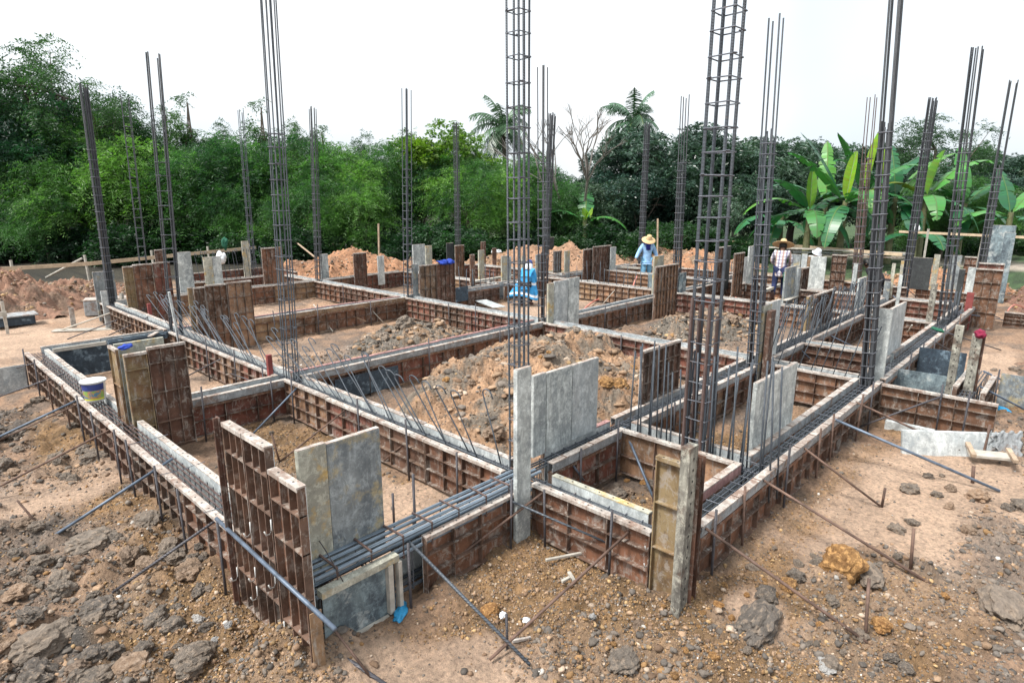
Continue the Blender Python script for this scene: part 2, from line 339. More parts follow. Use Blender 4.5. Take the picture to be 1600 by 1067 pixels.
# ---------------------------------------------------------------- gravel, crumbs (nobody could count them) and clods
def ico():
    t = (1 + 5 ** .5) / 2
    v = np.array([(-1, t, 0), (1, t, 0), (-1, -t, 0), (1, -t, 0), (0, -1, t), (0, 1, t), (0, -1, -t), (0, 1, -t), (t, 0, -1), (t, 0, 1), (-t, 0, -1), (-t, 0, 1)], float)
    v /= np.linalg.norm(v[0])
    f = np.array([(0, 11, 5), (0, 5, 1), (0, 1, 7), (0, 7, 10), (0, 10, 11), (1, 5, 9), (5, 11, 4), (11, 10, 2), (10, 7, 6), (7, 1, 8), (3, 9, 4), (3, 4, 2), (3, 2, 6), (3, 6, 8), (3, 8, 9), (4, 9, 5), (2, 4, 11), (6, 2, 10), (8, 6, 7), (9, 8, 1)])
    return v, f
ICO = ico()
m, nt, b = mat('stone', .9); v_, r_ = coords(nt, (1, 1, 1), True); at_ = nd(nt, 'ShaderNodeVertexColor', layer_name='Col')
f1 = noise_(nt, v_, 60, 5, .7)
L(nt, mixc(nt, .8, at_.outputs['Color'], ramp(nt, f1, [(.3, (.6, .58, .56)), (.7, (1.3, 1.3, 1.28))]), 'MULTIPLY'), b.inputs['Base Color']); bump(nt, b, f1, .5, .01)
M['stone'] = m
def stones(name, label, pu, pv, size, col, zoff=None, cat='gravel', shape=None):
    IV, IF = shape or ICO; n = len(pu); kv = len(IV); sc = size[:, None, None] * (rng.uniform(.55, 1.15, (n, 1, 3))) * np.array((1, 1, .8))
    base = IV[None] * (rng.uniform(.72, 1.22, (n, kv, 1)) if kv == 12 else rng.uniform(.97, 1.03, (n, kv, 1)))
    a = rng.uniform(0, 2 * PI, n); ca, sa = np.cos(a), np.sin(a); P = base * sc
    x = P[..., 0] * ca[:, None] - P[..., 1] * sa[:, None]; y = P[..., 0] * sa[:, None] + P[..., 1] * ca[:, None]
    z = height(pu, pv) if zoff is None else zoff
    P = np.stack([x + pu[:, None], y + pv[:, None], P[..., 2] + (z + size * .12)[:, None]], -1).reshape(-1, 3)
    F = (IF[None] + (np.arange(n) * kv)[:, None, None]).reshape(-1, 3)
    C = np.repeat(col, kv, axis=0)
    o = link(name, np_mesh(name, P, F, 'stone', np.clip(C, .01, 1))); tag(o, label, cat, kind='stuff'); return o
PAL = np.array([(.26, .15, .065), (.31, .205, .13), (.19, .12, .075), (.175, .145, .12), (.125, .107, .092), (.40, .31, .235), (.38, .25, .125), (.50, .47, .43)])
def palcol(n, w):
    w = np.array(w, float); k = rng.choice(len(PAL), n, p=w / w.sum()); return PAL[k] * rng.uniform(.6, 1.25, (n, 1))
def in_trench(u, v): return ((np.abs(u - 1.79) < .17) & (v > 3.4)) | ((np.abs(v - 3.54) < .17) & (u > 1.65) & (u < 4)) | ((np.abs(u - 3.985) < .17) & (v > 1.9)) | ((np.abs(v - 2.09) < .17) & (u > 3.9)) | ((np.abs(v - 3.69) < .17) & (u > 4))
def scatter(n, pred, d0=2.2, d1=14, pw=1.0):
    d = d0 + (d1 - d0) * rng.uniform(0, 1, n) ** 1.6; a = HEAD + rng.uniform(-.80, .80, n)
    u = d * np.cos(a); v = d * np.sin(a); r, g, p = masks(u, v)
    k = (rng.uniform(0, 1, n) < pred(r, g, p)) & ~in_trench(u, v); return u[k], v[k]
u, v = scatter(230000, lambda r, g, p: .01 + .95 * g * (1 - .9 * p), 2.0, 9)
stones('gravel', 'loose ochre laterite gravel spread round the near forms', u, v, rng.uniform(.003, .011, len(u)) * (1 + (rng.uniform(0, 1, len(u)) < .12) * 1.1), palcol(len(u), (5, 5, 4, 2, 1, 1.2, 2.5, .15)))
u, v = scatter(120000, lambda r, g, p: .02 + .9 * r * (1 - .5 * g), 2.0, 14)
stones('rubble', 'grey and brown clay crumbs strewn over the rough ground', u, v, rng.uniform(.004, .016, len(u)) * (1 + (rng.uniform(0, 1, len(u)) < .08) * 1.3), palcol(len(u), (.6, 1.4, 1.6, 4, 5, .6, .2, .25)), cat='rubble')
u, v = scatter(30000, lambda r, g, p: .35 * (1 - .9 * p), 2.0, 22)
stones('pebbles', 'scattered small pebbles over the bare earth of the site', u, v, rng.uniform(.004, .015, len(u)), palcol(len(u), (2, 4, 3, 2.5, 2.5, 2, .6, .2)), cat='pebbles')
def shape_np(seed, rough=.36):
    me = clod_mesh(seed, rough, .8, 2); V = np.array([tuple(q.co) for q in me.vertices]); F = np.array([tuple(p.vertices) for p in me.polygons]); bpy.data.meshes.remove(me); return V, F
# crumbs on the heaps
def heap_stones(label, top, cu, cv, ru, rv, n, w, s0=.012, s1=.05):
    a = rng.uniform(0, 2 * PI, n); q = np.sqrt(rng.uniform(0, 1, n)); u = cu + q * ru * np.cos(a); v = cv + q * rv * np.sin(a)
    z = np.array([top(x, y) for x, y in zip(u, v)]); k = z > -.02
    n = int(k.sum()); stones('crumbs', label, u[k], v[k], rng.uniform(s0, s1, n) ** 1.0, palcol(n, w), z[k] - .005, cat='rubble')
heap_stones('earth crumbs covering the big heap in the front cell', hm1, 7.0, 5.6, 2.4, 1.8, 5200, (1, 6, 3, 2, 2, 1, .5, 0), .008, .022)
heap_stones('clay crumbs covering the low heap in the left middle cell', hm2, 7.6, 10.2, 1.9, 1.3, 2200, (0, 2, 1, 5, 3, 1, 0, 0), .01, .03)
heap_stones('clay crumbs covering the boulder heap in the right middle cell', hm3, 13.2, 6.4, 2.0, 1.3, 2200, (0, 3, 1, 4, 2, 1, 0, 0), .012, .035)
# individual clods: a dozen sculpted shapes, copied
def clod_mesh(seed, rough=.34, flat=.78, sub=4):
    bm = bmesh.new(); bmesh.ops.create_icosphere(bm, subdivisions=sub, radius=1.0); o = Vector((seed * 7.3, seed * 3.1, seed * 1.7))
    for q in bm.verts:
        p = q.co.copy(); d = noise.fractal(p * 1.3 + o, .9, 2.1, 4) * rough - abs(noise.noise(p * 2.3 + o)) * rough * .35 + .04
        c = noise.voronoi(p * 1.5 + o)[0]; d += (c[1] - c[0]) * rough * .8 - .12
        c = noise.voronoi(p * 3.6 + o)[0]; d += (c[1] - c[0]) * rough * .45 + noise.fractal(p * 7 + o, .8, 2.1, 3) * .05
        q.co = p * (1 + d); q.co.z *= flat
    me = bpy.data.meshes.new('clod'); bm.to_mesh(me); bm.free(); return me
def clod_mat(name, c1, c2, c3=None):
    m, nt, b = mat(name, .93); v, r = coords(nt)
    f = noise_(nt, v, 2.2, 9, .72)
    c = ramp(nt, f, [(.34, c1), (.62, c2)])
    c = mixc(nt, .7, c, ramp(nt, r, [(0, (.62, .62, .64)), (.5, (1, .97, .93)), (1, (1.45, 1.32, 1.2))]), 'MULTIPLY')
    c = mixc(nt, ramp(nt, noise_(nt, v, 3.5, 6), [(.5, (0, 0, 0)), (.62, (.75,) * 3)]), c, c3 or tuple(x * 1.9 for x in c2))
    L(nt, c, b.inputs['Base Color']); bump(nt, b, noise_(nt, v, 7, 8, .75), .8, .05); return m
M['cgrey'] = clod_mat('grey_clay', (.11, .092, .076), (.23, .195, .162), (.36, .275, .205))
M['cbrown'] = clod_mat('brown_clay', (.17, .118, .08), (.33, .235, .165), (.42, .31, .23))
M['cochre'] = clod_mat('ochre_laterite', (.16, .075, .025), (.36, .20, .075))
M['cwhite'] = clod_mat('pale_rubble', (.32, .31, .30), (.52, .51, .50), (.6, .59, .57))
CM = {}
for k_ in ('cgrey', 'cbrown', 'cochre', 'cwhite'):
    CM[k_] = []
    for s in range(5):
        me = clod_mesh(s + len(k_) * 3.7 + {'cgrey': 0, 'cbrown': 9, 'cochre': 18, 'cwhite': 27}[k_], .36 if k_ != 'cochre' else .26); me.materials.append(M[k_]); CM[k_].append(me)
nclod = 0
def clod(u, v, s, kind='cgrey', z=None, label=None, group=None, sq=(1, 1, 1), name='clod', rot=None):
    global nclod
    o = link(name, random.choice(CM[kind]), None, (u, v, (hz(u, v) if z is None else z) + s * .3), (random.uniform(-.3, .3), random.uniform(-.3, .3), random.uniform(0, 6.28)) if rot is None else rot)
    o.scale = (s * sq[0] * random.uniform(.8, 1.2), s * sq[1] * random.uniform(.8, 1.2), s * sq[2] * random.uniform(.75, 1.05)); nclod += 1
    tag(o, label, 'clod' if 'clod' in name else 'rock', group); return o
def clods_px(n, x0, x1, y0, y1, s0, s1, kinds, label, group, edge=1.0, topf=None):
    got = 0; tries = 0
    while got < n and tries < n * 20:
        tries += 1; ax, ay = random.uniform(-1, 1), random.uniform(-1, 1)
        if ax * ax + ay * ay > edge: continue
        p = G((x0 + x1) / 2 + ax * (x1 - x0) / 2, (y0 + y1) / 2 + ay * (y1 - y0) / 2, .3 if topf else 0)
        if bool(in_trench(np.array([p.x]), np.array([p.y]))[0]): continue
        s = s0 + (s1 - s0) * random.random() ** 2.2
        clod(p.x, p.y, s, random.choice(kinds), None if not topf else topf(p.x, p.y) - .02, label, group); got += 1
K3 = ['cgrey', 'cgrey', 'cgrey', 'cbrown']
clods_px(120, -30, 340, 840, 1120, .025, .10, K3, 'lump of dug clay in the rough heap at the bottom left corner', 'clay lumps at the bottom left corner', 1.6)
clods_px(26, -20, 150, 630, 760, .03, .11, K3, 'dark clay lump on the ground left of the long outer forms', 'clay lumps left of the long outer forms', 1.5)
clods_px(16, 170, 330, 740, 880, .03, .10, K3, 'clay lump lying just outside the bucket side forms', 'clay lumps beside the outer forms', 1.3)
clods_px(44, 1120, 1500, 850, 1060, .025, .085, K3 + ['cochre'], 'broken clay lump around the orange boulder at lower right', 'clay lumps round the orange boulder', 1.2)
clods_px(14, 860, 1140, 880, 1060, .02, .05, ['cochre', 'cochre', 'cbrown', 'cgrey'], 'small stone in the ochre gravel of the near foreground', 'stones in the ochre gravel', 1.4)
clods_px(16, 1400, 1600, 730, 850, .03, .10, K3, 'dark clay lump on the pale earth at right', 'clay lumps on the pale earth at right', 1.5)
clods_px(22, 1070, 1190, 470, 560, .08, .24, ['cbrown', 'cbrown', 'cgrey'], 'clay boulder on the heap right of the thick rebar column', 'clay boulders in the right middle cell', 1.2, hm3)
clods_px(22, 560, 730, 500, 560, .05, .20, ['cgrey', 'cgrey', 'cbrown'], 'grey clay lump on the low heap in the left middle cell', 'clay lumps in the left middle cell', 1.2, hm2)
clods_px(46, 690, 1000, 520, 680, .04, .17, ['cbrown', 'cbrown', 'cgrey', 'cochre'], 'clay lump on the big earth heap in the front cell', 'clay lumps on the big heap', 1.1, hm1)
clods_px(12, 960, 1040, 740, 790, .03, .09, ['cochre', 'cgrey', 'cbrown'], 'stone in the small square pit behind the yellow post', 'stones in the small square pit', 1.3)
clods_px(12, 310, 560, 640, 700, .02, .06, ['cbrown', 'cgrey'], 'small clod inside the near left cell', 'clods inside the near left cell', 1.3)
clods_px(8, 1400, 1600, 560, 640, .04, .12, ['cbrown', 'cgrey'], 'clay lump by the right edge behind the small blue forms', 'clay lumps by the right edge', 1.3)
def rock(x, y, s, kind, label, sq=(1, 1, 1), name='boulder', z=None):
    p = G(x, y, 0.05); clod(p.x, p.y, s, kind, z, label, None, sq, name, (0, 0, random.uniform(0, .5)))
rock(1316, 893, .165, 'cochre', 'large round orange laterite boulder at lower right', (1.0, 1, 1.6))
rock(1185, 975, .14, 'cgrey', 'smooth oblong brown grey boulder right of the near white post foot', (1.5, .75, .8))
rock(1572, 950, .17, 'cgrey', 'big dark grey boulder at the lower right edge', (1.3, 1, .75))
rock(765, 944, .055, 'cochre', 'yellow laterite stone behind the short upright stake', (1.3, 1, 1))
rock(1292, 1033, .045, 'cwhite', 'small white stone at the lower right bottom', (1.3, 1, .8))
rock(925, 970, .03, 'cwhite', 'pale pebble in the ochre gravel at centre bottom')
rock(155, 948, .11, 'cgrey', 'large flat grey brown boulder in the bottom left heap', (1.2, 1, .8))
rock(70, 1000, .14, 'cgrey', 'largest dark boulder at the bottom left corner', (1.1, .95, .85))
rock(210, 1042, .11, 'cbrown', 'round brown boulder on the bottom edge at left', (1, 1, .8))
rock(145, 845, .14, 'cgrey', 'grey boulder under the foot of the blue pipe', (1.2, 1, .8))
rock(300, 1025, .11, 'cgrey', 'brown grey boulder beside the white lime lumps', (1.2, 1, .75))
rock(145, 715, .11, 'cgrey', 'dark clay boulder against the long outer forms below the bucket', (1.2, 1, .8))
rock(1360, 897, .10, 'cgrey', 'flat split grey stone just behind the orange boulder', (1.5, .8, .7))
rock(975, 1020, .11, 'cgrey', 'worn grey stone at the bottom edge right of the crossed rods', (1.4, .9, .7))
rock(855, 790, .16, 'cbrown', 'unused', (1, 1, 1)) if False else None
clods_px(18, 260, 470, 960, 1070, .012, .04, ['cwhite'], 'small white lime lump scattered at the bottom left', 'white lime lumps', 1.3)

for i_ in range(4):
    u, v = scatter(3600, lambda r, g, p: .01 + .95 * r * (1 - .8 * g), 2.0, 15)
    stones('rubble', ['dull grey clay crumbs between the larger clods', 'flattened clay bits between the larger clods', 'angular clay bits between the larger clods', 'knobbly clay bits between the larger clods'][i_], u, v, rng.uniform(.012, .036, len(u)), palcol(len(u), (.4, 1.6, 1.6, 5, 6, .3, .1, .03)), cat='rubble', shape=shape_np(70 + i_ * 5, .62))
for top, cu, cv, ru, rv, lab in ((hm1, 7.0, 5.7, 2.2, 1.7, 'big heap in the front cell'), (hm2, 7.6, 10.2, 1.6, 1.1, 'low heap of the left middle cell'), (hm3, 13.2, 6.4, 1.8, 1.1, 'boulder heap of the right middle cell')):
    n = 300; a = rng.uniform(0, 2 * PI, n); q = np.sqrt(rng.uniform(0, 1, n)); u = cu + q * ru * np.cos(a); v = cv + q * rv * np.sin(a); z = np.array([top(x, y) for x, y in zip(u, v)]); k = z > -.02
    stones('rubble', 'knobbly earth and clay bits on the ' + lab, u[k], v[k], rng.uniform(.02, .075, int(k.sum())), palcol(int(k.sum()), (.5, 6, 2.5, 3, 2, 2.5, .2, 0)), z[k], 'rubble', shape_np(95 + cu, .75))

for U_, V_, Z_h, lab, cu, cv, ru, rv in HEAPS[3:]:
    zf = Z_h.ravel(); ok = np.nonzero(zf > .03)[0]; k = rng.choice(ok, min(900, len(ok)))
    uu, vv = U_.ravel()[k] + rng.uniform(-.05, .05, len(k)), V_.ravel()[k] + rng.uniform(-.05, .05, len(k))
    stones('rubble', 'earth lumps and crumbs on the ' + lab.split(' ')[0] + ' ' + ' '.join(lab.split(' ')[1:9]), uu, vv, rng.uniform(.015, .07, len(k)), palcol(len(k), (1, 6, 3, 2, 1.5, 2, 1.5, .1)), zf[k] - .01, 'rubble')
# ---------------------------------------------------------------- steel forms
def P3(ax, c, sg, a, n, z):   # along, outward, up -> site coordinates
    return (a, c + sg * n, z) if ax == 'U' else (c + sg * n, a, z)
def lbox(mb, T, a0, a1, n0, n1, z0, z1, mi=0, skew=0):
    vs = [T(a, n, z + (skew if a == a1 else 0)) for z in (z0, z1) for n in (n0, n1) for a in (a0, a1)]
    mb.add(vs, [(0, 2, 3, 1), (4, 5, 7, 6), (0, 1, 5, 4), (2, 6, 7, 3), (0, 4, 6, 2), (1, 3, 7, 5)], mi)
def form_panel(parent, base, ax, c, sg, a0, a1, z0, z1, matn, rows=(.33, .66), vs=.3, depth=.055, rail='rail', holes=True, name='form_panel', face='face', rt=.008):
    """one steel form: plate with a smooth concrete face, perimeter and stiffening ribs behind, top flange with bolt holes"""
    bx, by = base[0], base[1]
    def T(a, n, z): p = P3(ax, c, sg, a, n, z); return (p[0] - bx, p[1] - by, p[2])
    mb = MB(); g = .0035
    lbox(mb, T, a0 + g, a1 - g, .003, .007, z0, z1 - .012, 0)
    lbox(mb, T, a0 + g, a1 - g, -.002, .003, z0, z1 - .012, 1)
    for z in [z0] + [z0 + (z1 - z0) * r for r in rows]:
        lbox(mb, T, a0 + g, a1 - g, .007, depth, z, z + rt, 2)
    k = max(1, round((a1 - a0) / vs))
    for i in range(k + 1):
        a = a0 + g + (a1 - a0 - 2 * g - rt) * i / k
        if 0 < i < k: a += random.uniform(-.012, .012)
        lbox(mb, T, a, a + rt, .007, depth - (.004 if 0 < i < k else -.001), z0 + .001, z1 - .013, 0 if 0 < i < k and depth - .02 > 9 else 2)
    o = mb.build(name, [matn, face, 'rib' if matn != 'yellow' else 'yellow'], parent)
    mr = MB(); lbox(mr, T, a0 + g * .5, a1 - g * .5, -.003, depth + .006, z1 - .012, z1, 0)
    lbox(mr, T, a0 + g * .5, a1 - g * .5, depth, depth + .006, z1 - .03, z1 - .012, 0)
    if holes:
        n = max(2, int((a1 - a0) / .13))
        for i in range(n):
            a = a0 + (i + .5) * (a1 - a0) / n
            lbox(mr, T, a - .007, a + .007, .023, .036, z1, z1 + .0015, 1)
    r = mr.build('top_flange', [rail, 'hole'], o)
    return o
MATW = {'mix': ['rust', 'rust', 'rust', 'rustdark', 'rustred', 'rustpale'], 'red': ['rustred', 'rustred', 'rust'], 'dark': ['rustdark', 'rust'], 'pale': ['rustpale', 'rust', 'rustpale'], 'ochre': ['rustpale', 'yellow', 'rust'], 'blue': ['blue', 'bluegrey']}
def wall(label, ax, c, sg, a0, a1, z0=.02, z1=.53, rows=(.33, .66), vs=.3, mats='mix', rail='rail', channel=None, plen=1.2, detail=True, name='formwork_wall'):
    base = (a0, c) if ax == 'U' else (c, a0)
    t = empty(name, (base[0], base[1], 0), label, 'formwork')
    zt = z1 - (.10 if channel else 0); n = max(1, round((a1 - a0) / plen)); cuts = [a0 + (a1 - a0) * i / n + (random.uniform(-.12, .12) if 0 < i < n else 0) for i in range(n + 1)]
    for i in range(n):
        dz = random.uniform(-.009, .006); dn = random.uniform(0, .006)
        form_panel(t, base, ax, c + sg * dn, sg, cuts[i], cuts[i + 1], z0, zt + (dz if not channel else dz * .3 - .004), random.choice(MATW[mats]), rows if not channel else (.5,), vs, holes=detail and not channel, rail=rail if not channel else 'rust')
    if channel:
        def T(a, n_, z): p = P3(ax, c, sg, a, n_, z); return (p[0] - base[0], p[1] - base[1], p[2])
        m = max(1, round((a1 - a0) / 2.4))
        for i in range(m):
            b0 = a0 + (a1 - a0) * i / m + .004; b1 = a0 + (a1 - a0) * (i + 1) / m - .004; dz = random.uniform(-.006, .006)
            mc = MB()
            lbox(mc, T, b0, b1, .000, .006, zt + .002, z1 - .012 + dz, 0); lbox(mc, T, b0, b1, .060, .067, zt + .030, z1 - .012 + dz, 0)
            lbox(mc, T, b0, b1, .052, .0605, zt + .002, zt + .034, 0)
            lbox(mc, T, b0, b1, -.002, .069, z1 - .012 + dz, z1 + dz, 1)
            for q in range(int((b1 - b0) / .45)): lbox(mc, T, b0 + .2 + q * .45, b0 + .214 + q * .45, -.004, .072, z1 + dz, z1 + .004 + dz, 2)
            mc.build('top_channel', [channel, rail, 'rod'], t)
    return t
TR = .105
U1, U2, U3, U4, U5, U6, U7, UP_ = 1.79, 3.985, 9.55, 11.33, 14.98, 17.95, 20.3, 5.65
V1, V2, V2L, V3, V4, V5, V6 = 2.09, 3.69, 3.54, 8.2, 12.79, 17.3, 21.9
def edge(ax, c, a0, a1, ph, near=(0, 0), far=(0, 0), **k):
    """both form walls of one foundation beam; near/far = corrections of the two ends of each wall"""
    kn = dict(k.pop('kn', {})); kf = dict(k.pop('kf', {})); kn = {**k, **kn}; kf = {**k, **kf}
    if near is not None: wall('near side formwork of ' + ph, ax, c - TR, -1, a0 + near[0], a1 + near[1], **kn)
    if far is not None: wall('far side formwork of ' + ph, ax, c + TR, 1, a0 + far[0], a1 + far[1], **kf)
W = TR + .064
# long left beam
edge('V', U1, V2L, V3, 'the long left outer beam, bucket to near corner', (.84, 0), (W, -.45), kn=dict(rows=(.36, .7), vs=.22), kf=dict(rail='rail'))
edge('V', U1, V3, V4, 'the long left outer beam beyond the bucket', (0, -W), (W, -W), kn=dict(rows=(.36, .7), vs=.22))
# short front beam with the thick bars
edge('U', V2L, U1, U2, 'the front beam holding the thick blue bars', (.82, -.18), (.72, -TR), kn=dict(mats='mix', vs=.34), kf=dict(z1=.44))
edge('U', V3, U1, U2, 'the cross beam right of the brown bucket side form', (.78, -TR), (.66, -TR), kn=dict(channel='channel', vs=.4), kf=dict(mats='pale'))
# middle-left long beam
edge('V', U2, V1, V2L, 'the short front beam left of the square pit', (.075, -.16), (.25, -W), kn=dict(mats='red', vs=.36), kf=dict(mats='ochre', rail='slaby'))
edge('V', U2, V2L, V3, 'the long beam with hooked bars, front length', (.22, -W), (.35, -W), kn=dict(mats='mix', vs=.3))
edge('V', U2, V3, V4, 'the long beam with hooked bars, left length', (W, -W), (W, -W), kn=dict(vs=.3))
edge('V', U2, V4, V5, 'the left beam running to the dark far left column', (.05, 0), (W, -W), kn=dict(vs=.28))
# right outer beam
edge('U', V1, U2, UP_, 'the right outer beam beside the square pit', (.2, 0), (.42, -TR), kn=dict(channel='channel', vs=.27, mats='dark'), kf=dict(channel='pink', mats='red'))
edge('U', V1, UP_, U3, 'the right outer beam behind the pale cement board', (0, -.02), (TR, -TR), kn=dict(channel='channel', vs=.27, mats='dark'), kf=dict(channel='channel'))
edge('U', V1, U3, U4, 'the right outer beam beside the blue sheets', (TR, 0), (TR, -TR), channel='channel')
edge('U', V1, U4, U5, 'the right outer beam by the green rag', (0, 0), (TR, -TR), channel='channel', kn=dict(mats='dark'))
edge('U', V1, U5, U6 - .3, 'the right outer beam end by the red post', (0, 0), (TR, -TR), channel='channel')
# pit beam and second right beam
edge('V', UP_, V1, V2, 'the cross beam with upright bars behind the pit', (TR, -TR), (TR, -TR), kn=dict(mats='pale', vs=.45, rows=(.4,)))
edge('U', V2, U2, UP_, 'the beam in front of the three pale boards', (.30, -W), (.5, 0), kn=dict(channel='channel', mats='red', vs=.36), kf=dict(mats='red', rail='pink'))
edge('U', V2, UP_, U3, 'the beam between ribbed dark form and tall cage', (W, -W), (.1, -W), channel='channel')
edge('U', V2, U3, U4, 'the dense hooked bar beam, first length', (W, -W), (W, 0), channel='channel')
edge('U', V2, U4, U5, 'the dense hooked bar beam, second length', (W, -W), (0, -W), channel='channel')
edge('U', V2, U5, U6, 'the dense hooked bar beam, last length', (W, -W), (W, -W))
edge('V', U3, V1, V2, 'the cross beam under the leaning thin bars', (TR, -TR), (TR, -TR), kn=dict(mats='ochre'))
edge('V', U4, V1, V2, 'the second cross beam behind the leaning thin bars', (TR, -TR), (TR, -TR))
edge('V', U5, V1, V2, 'the third cross beam behind the grey board', (TR, -TR), (TR, -TR))
edge('V', U6, V1, V2, 'the cross beam below the black board', (TR, -TR), (TR, -TR), kn=dict(mats='red'))
# middle beams
edge('U', V3, U2, U3, 'the beam behind the big earth heap', (TR, -TR), (TR, -TR), kn=dict(channel='channel', vs=.4), kf=dict(rail='pink', mats='red'))
edge('U', V3, U3, U5, 'the beam right of the three weathered boards', (TR, -1.1), (TR, -TR), kn=dict(channel='channel'), kf=dict(rail='channel'))
edge('U', V3, U5, U6, 'the beam behind the left hand reinforced column', (W, -W), (W, -W))
edge('U', V3, U6, U7, 'the rear beam by the blackened board', (W, -W), (W, -W), kn=dict(mats='pale'))
edge('V', U3, V2, V3, 'the middle beam behind the big earth heap', (W, -W), (W, -W), kn=dict(mats='red'), kf=dict(rail='channel'))
edge('V', U3, V3, V4, 'the beam in front of the blue cloaked worker', (W, -W), (W, -W), kn=dict(mats='red', vs=.24), kf=dict(rail='channel'))
edge('V', U3, V4, V5, 'the beam left of the paired grey and ribbed forms', (W, -W), (W, -W), kn=dict(mats='mix', vs=.3), kf=dict(rail='channel'))
edge('U', V4, U1, U2, 'the left end beam with the dark blue sheet', (1.05, -TR), (TR, -TR), kn=dict(mats='dark', rail='blue', channel='blue'))
edge('U', V4, U2, U3, 'the pink topped beam behind the left clay heap', (.9, -TR), (TR, -TR), kn=dict(channel='rustpale', vs=.3), kf=dict(rail='pink', mats='red'))
edge('U', V4, U3, 12.9, 'the beam right of the form with blue gloves', (.9, -TR), (TR, -TR), kn=dict(channel='channel'))
edge('U', V4, 12.9, 16.0, 'the rear beam left of the dark ribbed box', (TR, -TR), (TR, -TR), kn=dict(channel='channel'))
edge('U', V4, 16.0, U7, 'the rear beam behind the light blue shirted worker', (W, -W), (W, -W), kn=dict(mats='pale', channel='channel'))
edge('U', V5, U2, U3, 'the far left beam behind the sandy cell', (.6, -TR), (TR, -TR), kn=dict(mats='pale', vs=.3))
edge('U', V5, U3, 12.9, 'the far beam in front of the orange earth', (W, -W), (W, -W), kn=dict(mats='red'))
edge('U', V5, 12.9, 16.0, 'the far beam left of the middle rear posts', (W, -W), (W, -W), kn=dict(mats='red'))
edge('V', 12.9, V4, V5, 'the rear cross beam right of the blue gloves', (W, -W), (W, -W))
edge('V', 16.0, V4, V5, 'the rear cross beam behind the beige posts', (W, -W), (W, -W), kn=dict(mats='red'))
edge('V', U5, V3, V4, 'the beam behind the cell with the red hose', (W, -W), (W, -W), kn=dict(mats='pale', vs=.24))
edge('V', U5, V2, V3, 'the beam behind the pale boulder heap', (W, -W), (W, -W), kn=dict(mats='red', vs=.3))
edge('V', U6, V3, V4, 'the beam under the light blue shirted worker', (W, -W), (W, -W), kn=dict(mats='pale'))
edge('V', U6, V2, V3, 'the beam behind the plaid shirted worker', (W, -W), (W, -W), kn=dict(mats='dark'))
edge('V', U7, V1, V2, 'the rear right beam by the black board', (TR, -TR), None, kn=dict(mats='red'))
edge('V', U7, V2, V3, 'the rear right beam below the pale tall board', (TR, -TR), None, kn=dict(mats='dark'))
edge('V', U7, V3, V4, 'the rear beam beside the orange rubble', (TR, -TR), None)
edge('V', U3, V5, 19.4, 'the rear stub beam left of the orange earth', (W, 0), (W, 0))
edge('U', 19.5, 6.4, U3 - W, 'the rear left beam with upright hooked bars', (0, 0), (0, 0), kn=dict(mats='red'))
edge('U', V6, 7.2, 10.2, 'the rearmost left beam below the rail', (0, 0), None, kn=dict(mats='red'))
edge('V', U3 + .7, 19.6, 21.8, 'the rear left cross beam by the white post', (0, 0), None, kn=dict(mats='mix'))
# right annex with the sheets
wall('long ribbed steel formwork with cement runs at right behind the fallen slab', 'V', 9.44, -1, .62, 1.90, rows=(.36, .7), mats='red', vs=.42)
wall('short formwork inside the right annex behind the perforated posts', 'U', 1.18, -1, 9.95, 11.3, mats='dark')
wall('outer formwork of the right annex by the grey sheet', 'U', .86, -1, 9.85, 11.0, mats='mix', z0=-.05)
# near corner stretches: short blue black sheet with timber frame
t = empty('sheet_form', (1.75, 3.37, 0), 'blue grey sheet with yellowish timber frame closing the near front corner', 'formwork')
mb = MB(); mb.box(0, .52, .03, .036, -.02, .44); mb.build('sheet', 'bluegrey', t)
mb = MB(); mb.box(-.02, .60, -.01, .06, .455, .505); mb.build('top_timber', 'slaby', t)
mb = MB(); mb.box(.50, .54, -.015, .029, .06, .453); mb.box(.585, .615, -.02, .029, .05, .453); mb.box(.03, .50, 0, .029, -.03, .045, 0, .004); mb.build('stud', 'woodg', t)
mb = MB(); mb.box(.545, .58, .03, .036, 0, .45); mb.build('dark_strip', 'blue', t)
# sheets
def sheet(label, ax, c, a0, a1, z0, z1, m, th=.015, name='sheet_form', skew=0, cat='sheet'):
    base = (a0, c) if ax == 'U' else (c, a0); mb = MB()
    def T(a, n, z): p = P3(ax, c, 1, a, n, z); return (p[0] - base[0], p[1] - base[1], p[2])
    lbox(mb, T, a0, a1, 0, th, z0, z1, 0, skew); t = mb.build(name, m, None, (base[0], base[1], 0)); return tag(t, label, cat)
sheet('pale blue grey sheet standing in front of the right annex', 'V', 10.42, 1.22, 1.96, .05, .53, 'bluegrey')
sheet('dark blue black sheet at the back of the right annex', 'V', 11.78, 1.28, 1.92, .10, .62, 'blue')
sheet('grey weathered sheet leaning at the right of the annex', 'V', 11.3, .42, .78, .0, .50, 'slabd')
sheet('dark blue scratched sheet closing the far left corner cell', 'U', 12.50, 2.02, 2.78, .0, .50, 'blue')
sheet('grey board running out left from the far corner of the left beam', 'U', 12.30, .2, 1.57, -.02, .40, 'face')
sheet('grey timber rail lying over the blue sheet at far left', 'U', 12.40, 1.98, 2.75, .50, .56, 'woodg', .04, 'timber_rail', cat='timber')
sheet('long dark blue steel channel on top of the far left cell form', 'U', 12.46, 2.8, 3.75, .44, .53, 'blue', .05, 'steel_channel', cat='channel')
sheet('dark blue sheet in the middle cell left of the clay heap', 'U', 8.00, 4.6, 5.75, .02, .36, 'blue')
sheet('speckled blue grey sheet leaning below the light blue shirted worker', 'V', 17.30, 9.1, 10.4, .12, .60, 'bluegrey')
sheet('small dark blue sheet right of the form with blue gloves', 'U', 12.58, 11.0, 11.5, .2, .6, 'blue')
